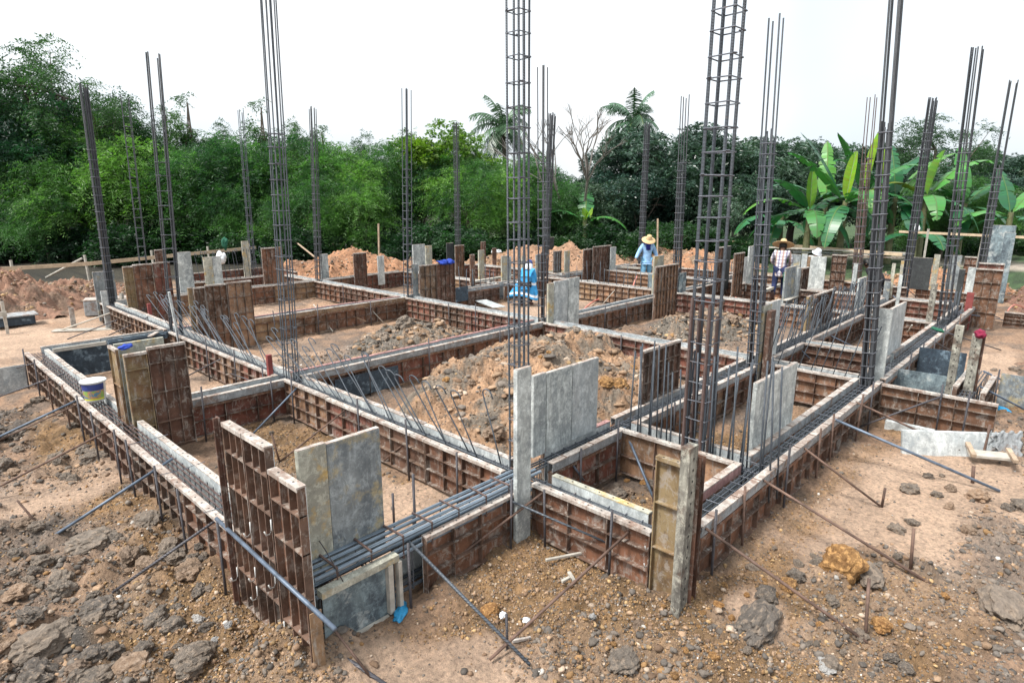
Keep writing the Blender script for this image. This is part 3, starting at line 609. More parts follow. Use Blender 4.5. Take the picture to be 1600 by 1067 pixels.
# ---------------------------------------------------------------- beam cages
def cage(label, ax, c, a0, a1, ztop=.46, w=.15, nb=4, r=.0085, sp=.2, zb=.12, m='bar', name='beam_cage', rt=.0055, hop=0.0):
    base = ((a0, c) if ax == 'U' else (c, a0)); t = empty(name, (base[0], base[1], 0), label, 'beam cage')
    ln = a1 - a0
    def T(a, n, z): return (a, n, z) if ax == 'U' else (n, a, z)
    b = MB(); k = max(2, int(ln / 1.5)); b.tube([T(ln * i / k, random.uniform(-.006, .006) if 0 < i < k else 0, random.uniform(-.008, .008) if 0 < i < k else 0) for i in range(k + 1)], r, 6); bm_ = b.mesh('bar', m)
    for z in (ztop, zb):
        for i in range(nb):
            link('bar', bm_, t, T(0, -w / 2 + .012 + (w - .024) * i / (nb - 1), z - .004 * (i % 2)))
    s = MB(); h = r + rt * .8
    s.tube([T(0, -w / 2, zb - h), T(0, -w / 2, ztop + h), T(0, w / 2, ztop + h), T(0, w / 2, zb - h), T(0, -w / 2, zb - h)], rt, 5, cap=False); sm = s.mesh('stirrup', 'loop' if rt > .008 else 'tie')
    n = min(100, int(ln / sp))
    for i in range(n): link('stirrup', sm, t, T((i + .5) * ln / n + random.uniform(-.02, .02), random.uniform(-.003, .003), 0), (0, 0, random.uniform(-.08, .08)))
    t['_ax'] = ax; return t
c1 = cage('long bar cage lying inside the left outer beam form', 'V', U1, 3.6, 12.7, .47, sp=.15, m='barrust')
c2 = cage('thick blue grey bar bundle of the front beam with wide loops', 'U', V2L - .01, 1.72, 4.0, .575, .225, 4, .0145, .27, .44, m='barlight', rt=.010)
c2b = cage('lower half of the bar bundle inside the front beam', 'U', V2L, 1.75, 3.9, .40, .16, 3, .014, .3, .1)
c3 = cage('bar cage along the left middle beam carrying the hooked bars', 'V', U2, 1.95, 17.2, .455, sp=.17)
c4 = cage('bar cage along the right outer beam', 'U', V1, 4.0, 17.6, .445, sp=.165, m='bar')
c5 = cage('bar cage along the second right beam with dense hooked bars', 'U', V2, 4.05, 17.8, .465, sp=.2)
c6 = cage('bar cage in the beam behind the big earth heap', 'U', V3, 4.0, 20.2, .43, sp=.25)
c7 = cage('bar cage in the pink topped beam behind the left clay heap', 'U', V4, 1.9, 16, .43, sp=.3)
c8 = cage('bar cage in the middle cross beam before the blue cloaked worker', 'V', U3, 2.0, 19.3, .41, sp=.25)
c9 = cage('bar cage in the cross beam behind the square pit', 'V', UP_, 2.0, 3.75, .43, sp=.16)
c10 = cage('bar cage in the beam behind the pale boulder heap', 'V', U5, 2.0, 12.7, .42, sp=.3)
c11 = cage('bar cage in the cross beam right of the bucket side form', 'U', V3 + .01, 2.4, 3.95, .40, sp=.25)
c12 = cage('short bar cage standing out of the right annex beam', 'U', 1.02, 9.8, 11.6, .42, sp=.16, m='bardark')
c13 = cage('bar cage in the rear left beam with the upright hooked bars', 'U', 19.5, 6.4, 9.4, .43, sp=.3)
for t, pts in ((c1, [i * 1.02 for i in range(9)]), (c4, [1.3 + i * .95 for i in range(10)])):
    ax = t['_ax']; w = MB()
    def T(a, n, z): return (a, n, z) if ax == 'U' else (n, a, z)
    w.tube([T(0, -.2, .535), T(.01, 0, .52), T(0, .2, .535)], .0035, 4); wm = w.mesh('spacer_wire', 'tie')
    for a in pts: link('spacer_wire', wm, t, T(a + .35, 0, 0))
# hooked starter bars, tied to their beam cage
def hooked(t, base, top, r=.0075, hk=.045, hookdir=None, m='bar', name='starter_bar'):
    o = Vector(t.location); b = Vector(base) - o; e = Vector(top) - o; d = (e - b).normalized()
    hd = Vector(hookdir).normalized() if hookdir else Vector((0, 0, 0)); pts = [b, b + (e - b) * .5 + Vector((random.uniform(-.012, .012),) * 3), e]
    if hookdir:
        for k in range(1, 7):
            a = PI * k / 6; pts.append(e + hd * (hk * (1 - math.cos(a))) + d * (hk * 1.1 * math.sin(a)))
        pts.append(pts[-1] - d * .05)
    MB().tube(pts, r, 6).build(name, m, t, smooth=True)
for i in range(24):
    v = 8.55 + i * .165 + random.uniform(-.05, .05); ln = random.uniform(.55, .9) + .03 * i
    hooked(c3, (U2 + random.uniform(-.07, .07), v, .35), (U2 + random.uniform(-.12, .06), v + ln + .15, random.uniform(1.02, 1.2)), hookdir=(.35, -1, .05))
for i in range(19):
    v = 4.0 + i * .19 + random.uniform(-.06, .06); ln = .30 + .055 * i * random.uniform(.85, 1.1)
    hooked(c3, (U2 + random.uniform(-.07, .07), v, .35), (U2 + random.uniform(-.10, .10), v + ln, random.uniform(1.0, 1.18)), hookdir=(.45, -1, .05))
for i in range(26):
    v = 1.92 + (i // 2) * .13 + random.uniform(-.03, .03); hooked(c9, (UP_ + (-.07 if i % 2 else .07), v, .2), (UP_ + (-.07 if i % 2 else .07) + random.uniform(-.05, .05), v + random.uniform(-.04, .08), random.uniform(1.25, 1.72)), r=.0095)
for i in range(36):
    u = 9.95 + i * .072 * (1 + .002 * i) + random.uniform(-.02, .02); hooked(c5, (u, V2 + random.uniform(-.07, .07), .3), (u + .35 + random.uniform(-.05, .05), V2 + random.uniform(-.12, .12), 1.12 + random.uniform(-.06, .08)), hookdir=(1, -.2, .05), hk=.04)
for i in range(34):
    u = 12.75 + i * .085 + random.uniform(-.03, .03); hooked(c5, (u, V2 + random.uniform(-.07, .07), .3), (u + .4 + random.uniform(-.06, .06), V2 + random.uniform(-.12, .12), 1.15 + random.uniform(-.08, .1)), hookdir=(1, -.2, .05), hk=.04)
for i in range(9):
    v = 2.3 + i * .16; hooked(c8, (U3 + random.uniform(-.06, .06), v, .3), (U3 + random.uniform(-.05, .05), v - .26, 1.38 + random.uniform(-.1, .15)), r=.007)
for i in range(18):
    u = 6.7 + i * .15; hooked(c13, (u, 19.5, .3), (u - .10 + random.uniform(-.05, .05), 19.5, 1.35 + random.uniform(-.06, .06)), hookdir=(.3, -1, 0), r=.009)
# ---------------------------------------------------------------- column cages
def column(label, u, v, w=.17, d=.17, ztop=5.45, nb=8, m='bar', r=.009, sp=.19, ztie=4.0, lean=(0, 0), mrust=False, rot=0., rt=.005, low=0, dx=0):
    w *= .74; d *= .74; ang = dx * (math.hypot(u, v) * .97) / FPX / ztop; eu = Matrix.Rotation(ang, 3, Z_.cross(R_)).to_euler(); lean = (eu.y, eu.x)
    t = empty('column_cage', (u, v, 0), label, 'rebar column', rot=(lean[1], lean[0], rot))
    pos = [(-1, -1), (1, -1), (1, 1), (-1, 1)]
    if nb == 8: pos += [(0, -1), (1, 0), (0, 1), (-1, 0)]
    if nb == 12: pos = [(x, y) for x in (-1, -.33, .33, 1) for y in (-1, 1)] + [(-1, .33), (-1, -.33), (1, .33), (1, -.33)]
    if nb == 6: pos += [(-.86, -1.0), (.86, 1.0)]
    h = ztop - .1; b = MB(); b.tube([(0, 0, .1), (.004, -.003, .1 + h * .5), (0, 0, ztop)], r, 6); me = b.mesh('bar', m)
    for x, y in pos:
        o = link('bar', me, t, (x * w / 2, y * d / 2, 0), (random.uniform(-.0022, .0022), random.uniform(-.0022, .0022), random.uniform(0, 6)))
        o.scale = (1, 1, 1 - random.uniform(0, .02))
    if low:
        b = MB(); b.tube([(0, 0, .1), (.003, .003, low * .5), (0, 0, low)], r, 6); me3 = b.mesh('bar', m)
        for x, y in ((0, -1), (1, 0), (0, 1), (-1, 0), (-.9, -.72), (.9, .72)): link('bar', me3, t, (x * w / 2, y * d / 2, 0)).scale = (1, 1, random.uniform(.96, 1))
    if mrust:
        b = MB(); b.tube([(0, 0, .1), (0, 0, 2.05)], r * 1.15, 6); me2 = b.mesh('lap_bar', 'barrust')
        for x, y in pos:
            for q_ in ((1,) if r < .0135 else (1, -1)): link('lap_bar', me2, t, (x * w / 2 + .024 * (1 if x < 0 else -1) * q_, y * d / 2 + .012, 0)).scale = (1, 1, random.uniform(.86, 1.05))
    a, c = w / 2 + r * 1.3, d / 2 + r * 1.3
    s = MB(); s.tube([(-a, -c, 0), (a, -c, 0), (a, c, 0), (-a, c, 0), (-a, -c, 0)], rt, 5, cap=False); s.tube([(-a, -c, 0), (-a + .05, -c + .035, .004)], rt, 4); s.tube([(-a + .004, -c, .006), (-a + .05, -c - .02, .008)], rt, 4); sm = s.mesh('tie', 'tie')
    n = int((ztie - .25) / sp)
    for i in range(n): link('tie', sm, t, (random.uniform(-.003, .003), 0, .25 + (i + random.uniform(-.12, .12)) * sp), (random.uniform(-.03, .03), random.uniform(-.03, .03), (i % 4) * PI / 2 if abs(w - d) < .01 else (i % 2) * PI))
    return t
column('tall rebar column behind the pale upright board, tied all the way up', 4.03, 3.72, .165, .165, 5.5, 8, sp=.185, ztie=5.5, r=.0095, dx=-5)
column('thickest rebar column, rusty below and blue grey above, behind the square pit', 5.66, 2.72, .25, .25, 5.6, 6, sp=.20, ztie=5.6, r=.016, mrust=True, rt=.007)
column('rebar column at the junction left of the hooked bars, eight bare bar tops', 3.97, 8.12, .20, .20, 5.75, 8, sp=.2, ztie=4.15, r=.009, lean=(0, 0), mrust=False, dx=14)
column('open ladder like rebar column behind the fan of hooked bars', 4.0, 12.78, .26, .10, 5.5, 6, 'bardark', .013, .26, 4.05, dx=17)
column('dark dense rebar column at the far left corner', 4.08, 17.35, .17, .17, 5.5, 12, 'bardark', .014, .2, 4.3, rt=.008, dx=6)
column('thin ladder like rebar column between the two dark left columns', 6.15, 21.9, .26, .10, 6.0, 4, 'bardark', .012, .3, 5.9, rt=.007, dx=7)
column('faded rebar column before the trees right of the ladder columns', 9.6, 21.8, .20, .14, 5.85, 6, 'bar', .012, .26, 4.3, rt=.007, dx=4)
column('rebar column beside the orange earth, left of the middle', 9.72, 17.5, .19, .19, 5.6, 8, 'bardark', .012, .22, 4.0, rt=.007, dx=10)
column('rebar column with pink grey bar tops left of the form with gloves', 9.52, 12.72, .19, .19, 5.55, 6, 'bar', .011, .2, 3.9, rt=.006, dx=11)
column('slim dark rebar column behind the small dark form at the middle rear', *tuple(G(712, 192, 5.5))[:2], .18, .18, 5.55, 8, 'bardark', .012, .2, 4.2, rt=.007)
column('rebar column at the left edge of the three weathered boards', 9.72, 8.3, .19, .19, 5.5, 6, 'bardark', .011, .18, 4.0, rt=.006, mrust=True, dx=-5)
column('dense rebar column directly behind the one beside the weathered boards', 15.1, 12.9, .20, .20, 5.5, 12, 'bardark', .013, .2, 4.2, rt=.007, dx=10)
column('dark rebar column rising behind the light blue shirted worker', 20.4, 12.6, .20, .20, 5.6, 12, 'bardark', .014, .2, 5.2, rt=.008)
column('rebar column right of the light blue shirted worker', 14.95, 8.1, .20, .20, 5.5, 4, 'bardark', .0125, .18, 4.1, rt=.007, mrust=True, low=4.0, dx=-5)
column('rebar column left of the plaid shirted worker', 9.17, 3.57, .20, .20, 5.45, 4, 'bar', .0115, .16, 4.0, rt=.006, mrust=True, low=3.95, dx=-15)
column('rebar column in front of the banana plants', *tuple(G(1338, 452, .53))[:2], .30, .22, 5.6, 4, 'barrust', .012, .2, 4.2, rt=.007, low=4.0, dx=-12)
column('tall dark rebar column at the corner by the grey board', 9.5, 2.08, .19, .15, 5.55, 6, 'bardark', .0125, .17, 4.0, low=4.0, rt=.007, mrust=True, dx=-34)
column('slim dense rebar column behind the black board', 20.4, 3.9, .22, .22, 5.6, 12, 'bardark', .013, .2, 5.0, rt=.007)
column('dense rebar column behind the perforated post at right', 15.15, 2.12, .22, .22, 5.8, 8, 'bardark', .0125, .18, 4.3, rt=.006, dx=-14)
column('rightmost dark rebar column behind the red post', 20.1, 2.2, .20, .20, 5.8, 6, 'bardark', .014, .18, 4.0, rt=.008, low=3.8)
# ---------------------------------------------------------------- boards and standing forms round the columns
def stand(name, label, pieces, cat='column form'):
    """pieces: (ax, c, x0, x1, ytop_left, zbottom, material, kind[, ytop_right]); kind s = board, r = ribbed steel, p = perforated post"""
    t = None
    for pc in pieces:
        ax, c, x0, x1, y0, zb, m, kind = pc[:8]; y1 = pc[8] if len(pc) > 8 else y0
        a = S(x0, y0, ax2(ax), c); b = S(x1, y1, ax2(ax), c)
        q0, q1 = (a.x, b.x) if ax == 'U' else (a.y, b.y); zt0, zt1 = a.z, b.z
        if q0 > q1: q0, q1 = q1, q0; zt0, zt1 = zt1, zt0
        if t is None:
            base = ((q0 + q1) / 2, c) if ax == 'U' else (c, (q0 + q1) / 2); t = empty(name, (base[0], base[1], 0), label, cat)
        zt = (zt0 + zt1) / 2
        if kind == 'r':
            form_panel(t, base, ax, c, -1, q0, q1, zb, zt, m, (.27, .52, .77), .16 if q1 - q0 > .3 else .13, .045, rt=.009)
        else:
            def T(al, n, z): p = P3(ax, c, 1, al, n, z); return (p[0] - base[0], p[1] - base[1], p[2])
            mb = MB(); lbox(mb, T, q0 + .002, q1 - .002, 0, .045 if kind == 's' else .07, zb, zt, 0)
            if kind == 'p':
                for i in range(int((zt - zb) / .085)): lbox(mb, T, (q0 + q1) / 2 - .008, (q0 + q1) / 2 + .008, -.002, 0, zb + .03 + i * .085, zb + .048 + i * .085, 1)
            o = mb.build('board' if kind == 's' else 'post', [m, 'hole'], t)
            bev(o, .004)
            if kind == 's':
                mb = MB(); lbox(mb, T, q0 + .004, q1 - .004, .002, .043, zt, zt + .004, 0); mb.build('top_edge', 'rail', o)
    return t
def ax2(ax): return 'V' if ax == 'U' else 'U'     # a wall running along U lies in a plane of constant V
def bev(o, w):
    md = o.modifiers.new('bevel', 'BEVEL'); md.width = w; md.segments = 2; md.limit_method = 'ANGLE'; return o
t = empty('column_form', (1.62, 3.6, 0), 'open column form at the near corner: rusty ribbed steel side and two grey boards', 'column form')
form_panel(t, (1.62, 3.6), 'V', 1.62, -1, 3.98, 4.30, .06, 1.50, 'rustpale', (.2, .42, .66, .85), .11, .055, rt=.010)
form_panel(t, (1.62, 3.6), 'V', 1.623, -1, 3.64, 3.978, .06, 1.50, 'rust', (.2, .42, .66, .85), .11, .055, rt=.010)
form_panel(t, (1.62, 3.6), 'V', 1.62, -1, 3.24, 3.62, .0, 1.36, 'rust', (.2, .42, .66, .85), .125, .055, rt=.010)
mb = MB(); mb.box(-.07, -.055, .71, .76, .02, 1.53); mb.box(-.10, -.07, .72, .735, .02, 1.53); bev(mb.build('edge_angle', 'rustdark', t), .003)
mb = MB(); mb.box(.16, .37, .04, .085, .46, 1.40); bev(mb.build('board', 'slaby', t), .005)
mb = MB(); mb.box(.373, .81, .045, .092, .42, 1.385); bev(mb.build('board', 'slabd', t), .005)
mb = MB(); mb.box(.375, .808, .047, .09, 1.385, 1.39); mb.box(.162, .368, .042, .083, 1.40, 1.405); mb.build('top_edge', 'rail', t)
mb = MB(); mb.box(-.05, .03, -.372, -.364, -.04, .50); mb.build('end_strip', 'rustpale', t)
def hook_(t, x, y, z, s=1, ax='V'):
    pts = [(0, 0, .07), (0, 0, -.02), (-.02, 0, -.055), (-.05, 0, -.05), (-.062, 0, -.012)]
    if ax == 'U': pts = [(p[1], p[0], p[2]) for p in pts]
    MB().tube([(a * s, b * s, c * s) for a, b, c in pts], .0055, 6).build('clamp_hook', 'wire', t, (x, y, z), smooth=True)
for y, z in ((.03, .95), (.05, .55), (.37, .80), (.37, .45), (.37, .30), (.70, .30), (-.02, .22)): hook_(t, -.062, y, z, .8)
t = empty('column_form', (1.86, 7.8, 0), 'brown and yellow ribbed steel column form beside the white bucket', 'column form')
form_panel(t, (1.86, 7.8), 'U', 7.80, -1, 1.86, 2.10, .08, 1.31, 'yellow', (.02, .27, .56, .84), .24, .045, rt=.010)
form_panel(t, (1.86, 7.8), 'U', 7.803, -1, 2.103, 2.52, .08, 1.35, 'rustdark', (.02, .27, .56, .84), .135, .045, rt=.010)
form_panel(t, (1.86, 7.8), 'V', 1.85, -1, 7.87, 8.18, .45, 1.36, 'yellow', (.5,), .4, .03)
mb = MB(); mb.box(.02, .55, .36, .40, .4, 1.36); mb.build('board', 'slaby', t)
stand('board_post', 'tall pale cement board standing upright on the gravel before the central column', [('U', 3.33, 808, 831, 577, .06, 'slab', 's', 575)], 'board')
stand('column_form', 'three pale grey cement boards standing side by side at the centre', [('U', 3.78, 834, 854, 588, .5, 'slab', 's', 583), ('U', 3.785, 855, 895, 584, .5, 'slab', 's', 571), ('U', 3.78, 896, 936, 570, .5, 'face', 's', 560)])
stand('column_form', 'dark ribbed steel form behind the upright bars', [('U', 3.87, 1001, 1022, 548, .3, 'rustdark', 'r', 541), ('U', 3.875, 1023, 1060, 541, .3, 'rustdark', 'r', 530)])
t = empty('column_form', (3.9, 2.0, 0), 'rusty yellow steel column form at the near right corner', 'column form')
form_panel(t, (3.9, 2.0), 'V', 3.875, -1, 1.93, 2.16, .0, 1.17, 'yellow', (.36, .68), .3, .045, rt=.009, rail='yellow')
for z in (.30, .45): hook_(t, -.05, .18, z, 1.1)
t = stand('perforated_post', 'white and rusty perforated steel post beside the yellow column form', [('U', 1.82, 1079, 1092, 700, -.04, 'post', 'p', 696)], 'steel post')
mb = MB(); mb.box(.062, .068, -.025, .07, 0, 1.27); mb.box(.068, .17, .06, .068, 0, 1.24); mb.box(.165, .171, -.01, .06, 0, 1.24); mb.build('angle', 'rustdark', t)
stand('cement_board', 'wide pale grey board leaning upright on the right outer beam', [('U', 2.26, 1184, 1247, 598, .38, 'slab', 's', 568)], 'board')
stand('cement_board', 'tall grey board at the corner of the right outer beam', [('U', 2.24, 1387, 1417, 486, .5, 'face', 's', 473), ('V', 9.72, 1373, 1396, 484, .45, 'slab', 's', 482)], 'board')
stand('column_form', 'pair of pale boards beside the brown column cage', [('U', 3.5, 1194, 1207, 478, .3, 'slaby', 's', 475), ('U', 3.6, 1207, 1221, 472, .3, 'face', 's', 468), ('U', 3.40, 1206, 1213, 486, .3, 'rustdark', 'p', 485)])
stand('column_form', 'narrow brown form with yellow edge among the dense hooked bars', [('U', 3.85, 1264, 1271, 463, .3, 'yellow', 's', 463), ('U', 3.86, 1272, 1302, 462, .3, 'rustdark', 'r', 449)])
stand('column_form', 'narrow pale board at the second cage of hooked bars', [('U', 3.86, 1344, 1355, 434, .3, 'slab', 's')])
stand('column_form', 'nearly black board standing at the right rear', [('V', 20.1, 1427, 1458, 403, .5, 'black', 's')])
stand('column_form', 'thin black post before the brown form at the right rear', [('V', 17.6, 1499, 1509, 421, .4, 'black', 's')])
stand('column_form', 'dim dark board behind the dense cage at right', [('V', 21.5, 1484, 1504, 399, .4, 'slabd', 's')])
stand('column_form', 'narrow brown ribbed form behind the rightmost cage', [('V', 21.6, 1508, 1528, 401, .4, 'rust', 'r')])
stand('column_form', 'large ribbed steel form beside the red post', [('V', 17.9, 1524, 1569, 420, .0, 'rust', 'r'), ('V', 18.3, 1530, 1571, 411, .9, 'rustred', 'r')])
stand('red_post', 'post painted dark red below and grey above at the right', [('V', 17.3, 1511, 1523, 457, .0, 'redpaint', 's'), ('V', 17.32, 1513, 1526, 418, .85, 'slab', 's')], 'post')
stand('perforated_post', 'narrow white perforated post before the dense right cage', [('V', 14.85, 1455, 1465, 444, .3, 'post', 'p')], 'steel post')
stand('perforated_post', 'white rust spotted post inside the right annex', [('V', 10.35, 1493, 1507, 509, .0, 'post', 'p')], 'steel post')
tp = stand('perforated_post', 'rusty post with a dark red cloth on top in the right annex', [('V', 10.2, 1519, 1536, 523, .0, 'post', 'p'), ('V', 10.28, 1530, 1541, 522, .0, 'rustdark', 'p')], 'steel post')
stand('tall_sheet', 'tall slanted blue grey sheet standing at the far right', [('V', 23.5, 1549, 1587, 343, .6, 'bluegrey', 's', 362), ('V', 22.6, 1570, 1588, 364, .0, 'bluegrey', 's')], 'sheet')
stand('column_form', 'wide brown form with yellow edge at the far left corner cell', [('U', 16.1, 190, 206, 416, .0, 'yellow', 'r'), ('U', 16.11, 206, 236, 414, .0, 'rust', 'r', 411), ('U', 16.1, 237, 264, 411, .0, 'rustred', 'r', 408)])
stand('column_form', 'big brown ribbed form behind the fan of hooked bars', [('U', 12.52, 293, 301, 450, .0, 'yellow', 's'), ('U', 12.51, 301, 318, 450, .0, 'rustdark', 'r', 447), ('U', 12.515, 319, 352, 446, .0, 'rust', 'r', 442), ('U', 12.51, 353, 391, 442, .0, 'rustpale', 'r', 437)])
stand('column_form', 'grey board behind the dark far left column', [('U', 17.75, 144, 178, 425, .0, 'slabd', 's', 424)])
stand('board_post', 'short pale post before the grey board at far left', [('U', 16.75, 157, 167, 455, .0, 'face', 's')], 'post')
stand('column_form', 'grey board right of the ladder column at the rear left', [('U', 17.7, 275, 298, 394, .2, 'slab', 's')])
stand('column_form', 'two weathered boards in the rear left row', [('U', 17.6, 317, 331, 402, .2, 'slaby', 's'), ('U', 17.61, 331, 345, 401, .2, 'slab', 's')])
stand('board_post', 'beige upright post before the faded rebar column', [('U', 21.6, 377, 388, 377, .2, 'slaby', 's')], 'post')
stand('column_form', 'narrow ribbed brown form right of the beige post', [('U', 17.5, 407, 429, 387, .1, 'rust', 'r'), ('U', 17.7, 431, 441, 386, .1, 'rustpale', 's')])
stand('column_form', 'small dark brown form left of the ladder column at the rear', [('U', 21.5, 240, 256, 390, .2, 'rustdark', 'r')])
stand('column_form', 'slim pale board at the orange earth', [('U', 17.6, 500, 512, 397, .2, 'slab', 's')])
stand('column_form', 'small ribbed brown form standing before the orange earth', [('U', 17.0, 551, 571, 395, .2, 'rustdark', 'r')])
stand('column_form', 'pale board behind the form with blue gloves', [('U', 16.9, 645, 664, 382, .2, 'slab', 's'), ('U', 16.95, 665, 675, 384, .2, 'slaby', 's')])
stand('column_form', 'big ribbed brown form with blue gloves on top', [('U', 12.60, 645, 653, 413, .1, 'slabd', 's'), ('U', 12.52, 654, 680, 415, .0, 'rustpale', 'r', 412), ('U', 12.53, 681, 709, 412, .0, 'rustdark', 'r', 409)])
stand('column_form', 'dark grey narrow board at the middle rear', [('U', 17.2, 698, 709, 380, .2, 'black', 's')])
stand('column_form', 'narrow ribbed form right of the slim dark column', [('U', 16.2, 710, 724, 383, .2, 'rust', 'r')])
stand('board_post', 'grey brown post pair at the middle rear', [('U', 17.3, 752, 759, 378, .3, 'rustdark', 's'), ('U', 15.0, 748, 757, 391, .2, 'slaby', 's')], 'post')
stand('board_post', 'beige post left of the blue cloaked worker', [('U', 13.0, 784, 793, 400, .2, 'slaby', 's'), ('U', 13.05, 794, 799, 401, .2, 'slab', 's')], 'post')
stand('column_form', 'narrow corrugated grey form right of the twin rear columns', [('U', 13.2, 864, 876, 392, .3, 'channel', 'r')])
stand('board_post', 'beige post standing alone right of the corrugated form', [('U', 13.0, 883, 891, 392, .3, 'slaby', 's')], 'post')
stand('column_form', 'dark ribbed steel box form left of the light blue shirted worker', [('U', 12.55, 911, 925, 389, .1, 'rustdark', 'r'), ('U', 12.45, 926, 954, 384, .1, 'rustdark', 'r'), ('U', 12.3, 955, 963, 386, .1, 'slab', 's')])
stand('column_form', 'dark board high on the rubble at the rear middle', [('U', 17.5, 856, 866, 371, .6, 'black', 's')])
stand('column_form', 'three weathered boards right of the middle rebar column', [('U', 7.98, 857, 866, 444, .3, 'slaby', 's', 442), ('U', 7.99, 867, 888, 441, .3, 'face', 's', 436), ('U', 7.98, 889, 906, 436, .3, 'slab', 's', 432)])
stand('column_form', 'tall ribbed brown form below the beige square board', [('U', 7.92, 1023, 1058, 416, .0, 'rustpale', 'r', 412), ('U', 8.5, 1023, 1038, 400, .4, 'slaby', 's')])
stand('column_form', 'blue grey board right of the cage by the worker', [('U', 8.0, 1063, 1073, 426, .2, 'bluegrey', 's')])
stand('column_form', 'brown form and black board at the rear right of centre', [('U', 8.0, 1120, 1132, 386, .3, 'rust', 'r'), ('U', 7.95, 1133, 1143, 385, .3, 'black', 's')])
stand('column_form', 'ribbed form with a cut corner left of the brown column cage', [('U', 7.5, 1147, 1162, 396, .2, 'rustpale', 'r', 394), ('U', 8.0, 1164, 1171, 402, .3, 'face', 's')])
stand('column_form', 'grey slim board just left of the brown column cage', [('U', 7.4, 1172, 1180, 385, .3, 'slab', 's')])
stand('column_form', 'narrow grey board just right of the plaid shirted worker', [('U', 5.35, 1229, 1245, 419, .0, 'slabd', 's', 416)])
stand('column_form', 'narrow rusty form right of the narrow grey board', [('U', 5.3, 1248, 1252, 419, .0, 'face', 's'), ('U', 5.3, 1252, 1262, 419, .0, 'rustdark', 'r', 417)])
stand('column_form', 'grey boards in front of the white hatted worker', [('V', 19.6, 1237, 1252, 398, .3, 'slabd', 's'), ('V', 19.62, 1253, 1262, 397, .3, 'face', 's')])
stand('column_form', 'wide pale blue grey board with a round stain at the right rear', [('V', 19.4, 1262, 1267, 401, .2, 'yellow', 's'), ('V', 19.38, 1267, 1292, 401, .2, 'slab', 's')])
stand('column_form', 'brown ribbed form right of the wide pale board', [('V', 20.0, 1301, 1325, 398, .3, 'rust', 'r')])
stand('column_form', 'low brown form with white flange rail before the pale board', [('V', 15.9, 1251, 1289, 455, .1, 'rustdark', 'r', 452)])
# ---------------------------------------------------------------- pipes, rods and stakes
def rod(x0, y0, z0, x1, y1, z1, r, m, label, name='brace_rod', group=None, ext=0., cat='brace', sag=.0, plane=None):
    a = G(x0, y0, z0) if plane is None else S(x0, y0, *plane); b = G(x1, y1, z1)
    d = (b - a).normalized(); b = b + d * ext; mid = (a + b) / 2 + Vector((0, 0, -sag)); o = a.copy()
    t = MB().tube([a - o, mid - o, b - o], r, 8).build(name, m, None, o, smooth=True); return tag(t, label, cat, group)
ZF = .52
rod(140, 616, ZF, -60, 710, 0, .0145, 'pipe', 'blue grey pipe propping the left beam just below the bucket', 'brace_pipe')
rod(100, 584, ZF, -60, 640, 0, .011, 'stake', 'dark rod propping the left beam above the bucket')
rod(66, 564, ZF, -60, 598, .0, .010, 'stake', 'uppermost dark rod propping the left beam at the picture edge')
rod(190, 662, ZF, -60, 790, 0, .012, 'rod', 'long brown rod propping the left beam below the bucket')
rod(125, 630, .45, -40, 705, 0, .009, 'rod', 'thin brown rod beside the blue pipe below the bucket')
rod(270, 716, ZF, 47, 861, 0, .0145, 'pipe', 'long blue pipe propping the left beam in the middle', 'brace_pipe')
rod(344, 808, .48, 176, 925, 0, .012, 'stake', 'dark rod from the near left form into the rubble')
a_, b_ = S(338, 810, 'U', 1.53), S(524, 983, 'U', 1.53); tag(MB().tube([(0, 0, 0), (b_ - a_) * .5, b_ - a_], .015, 8).build('brace_pipe', 'pipe', None, tuple(a_), smooth=True), 'pipe running past the near ribbed column form', 'brace')
rod(521, 982, .28, 580, 1058, 0, .009, 'rod', 'thin reddish rod at the whitened end of the pipe')
rod(500, 1000, .1, 592, 1062, 0, .014, 'stake', 'dark bar lying at the bottom below the whitened pipe end', ext=.1)
rod(639, 846, .52, 828, 1038, 0, .012, 'bar', 'blue grey bar slanting from the front form to the stake at the bottom')
rod(992, 822, .46, 765, 1030, 0, .011, 'rod', 'brown rod crossing the blue grey bar before the front forms')
rod(781, 775, .50, 966, 855, .22, .010, 'bar', 'dark bar lying diagonally along the red brown front form')
rod(861, 760, .52, 655, 915, .03, .011, 'rod', 'brown rod slanting across the post to the gravel at left of centre')
rod(1102, 825, .50, 1356, 1004, 0, .012, 'rod', 'brown rod running from the near right post to the bottom right rubble')
rod(1185, 745, .52, 1462, 917, 0, .012, 'rod', 'brown rod passing behind the orange boulder')
rod(1250, 695, .52, 1375, 790, 0, .012, 'rod', 'brown rod ending at the short stake on the pale earth')
rod(1304, 655, .53, 1562, 767, 0, .016, 'pipe', 'long blue grey pipe on the pale earth at right', 'brace_pipe')
rod(1337, 628, .53, 1499, 703, .05, .013, 'rod', 'brown rod reaching over the fallen slab')
rod(1472, 619, .53, 1342, 667, .05, .012, 'stake', 'dark rod slanting before the long ribbed form at right')
rod(1537, 580, .5, 1625, 622, 0, .014, 'pipe', 'upper of two blue pipes leaving the right edge', 'brace_pipe')
rod(1532, 604, .5, 1625, 652, 0, .014, 'pipe', 'lower of two blue pipes leaving the right edge', 'brace_pipe')
rod(1480, 520, .5, 1564, 547, 0, .012, 'stake', 'dark rod propping the right beam by the green rag')
rod(1514, 480, .52, 1562, 497, .1, .012, 'pipe', 'blue rod at the end of the right outer beam')
rod(1500, 489, .45, 1580, 502, 0, .012, 'pipe', 'flat lying blue rod at the end of the right outer beam')
rod(1462, 535, .5, 1500, 556, .0, .011, 'stake', 'short dark rod behind the right annex')
rod(467, 603, .50, 393, 680, .0, .013, 'pipe', 'blue grey bar in the near left cell below the column')
rod(548, 634, .50, 436, 722, 0, .010, 'rod', 'brown rod across the near left cell ending at the rusty stake')
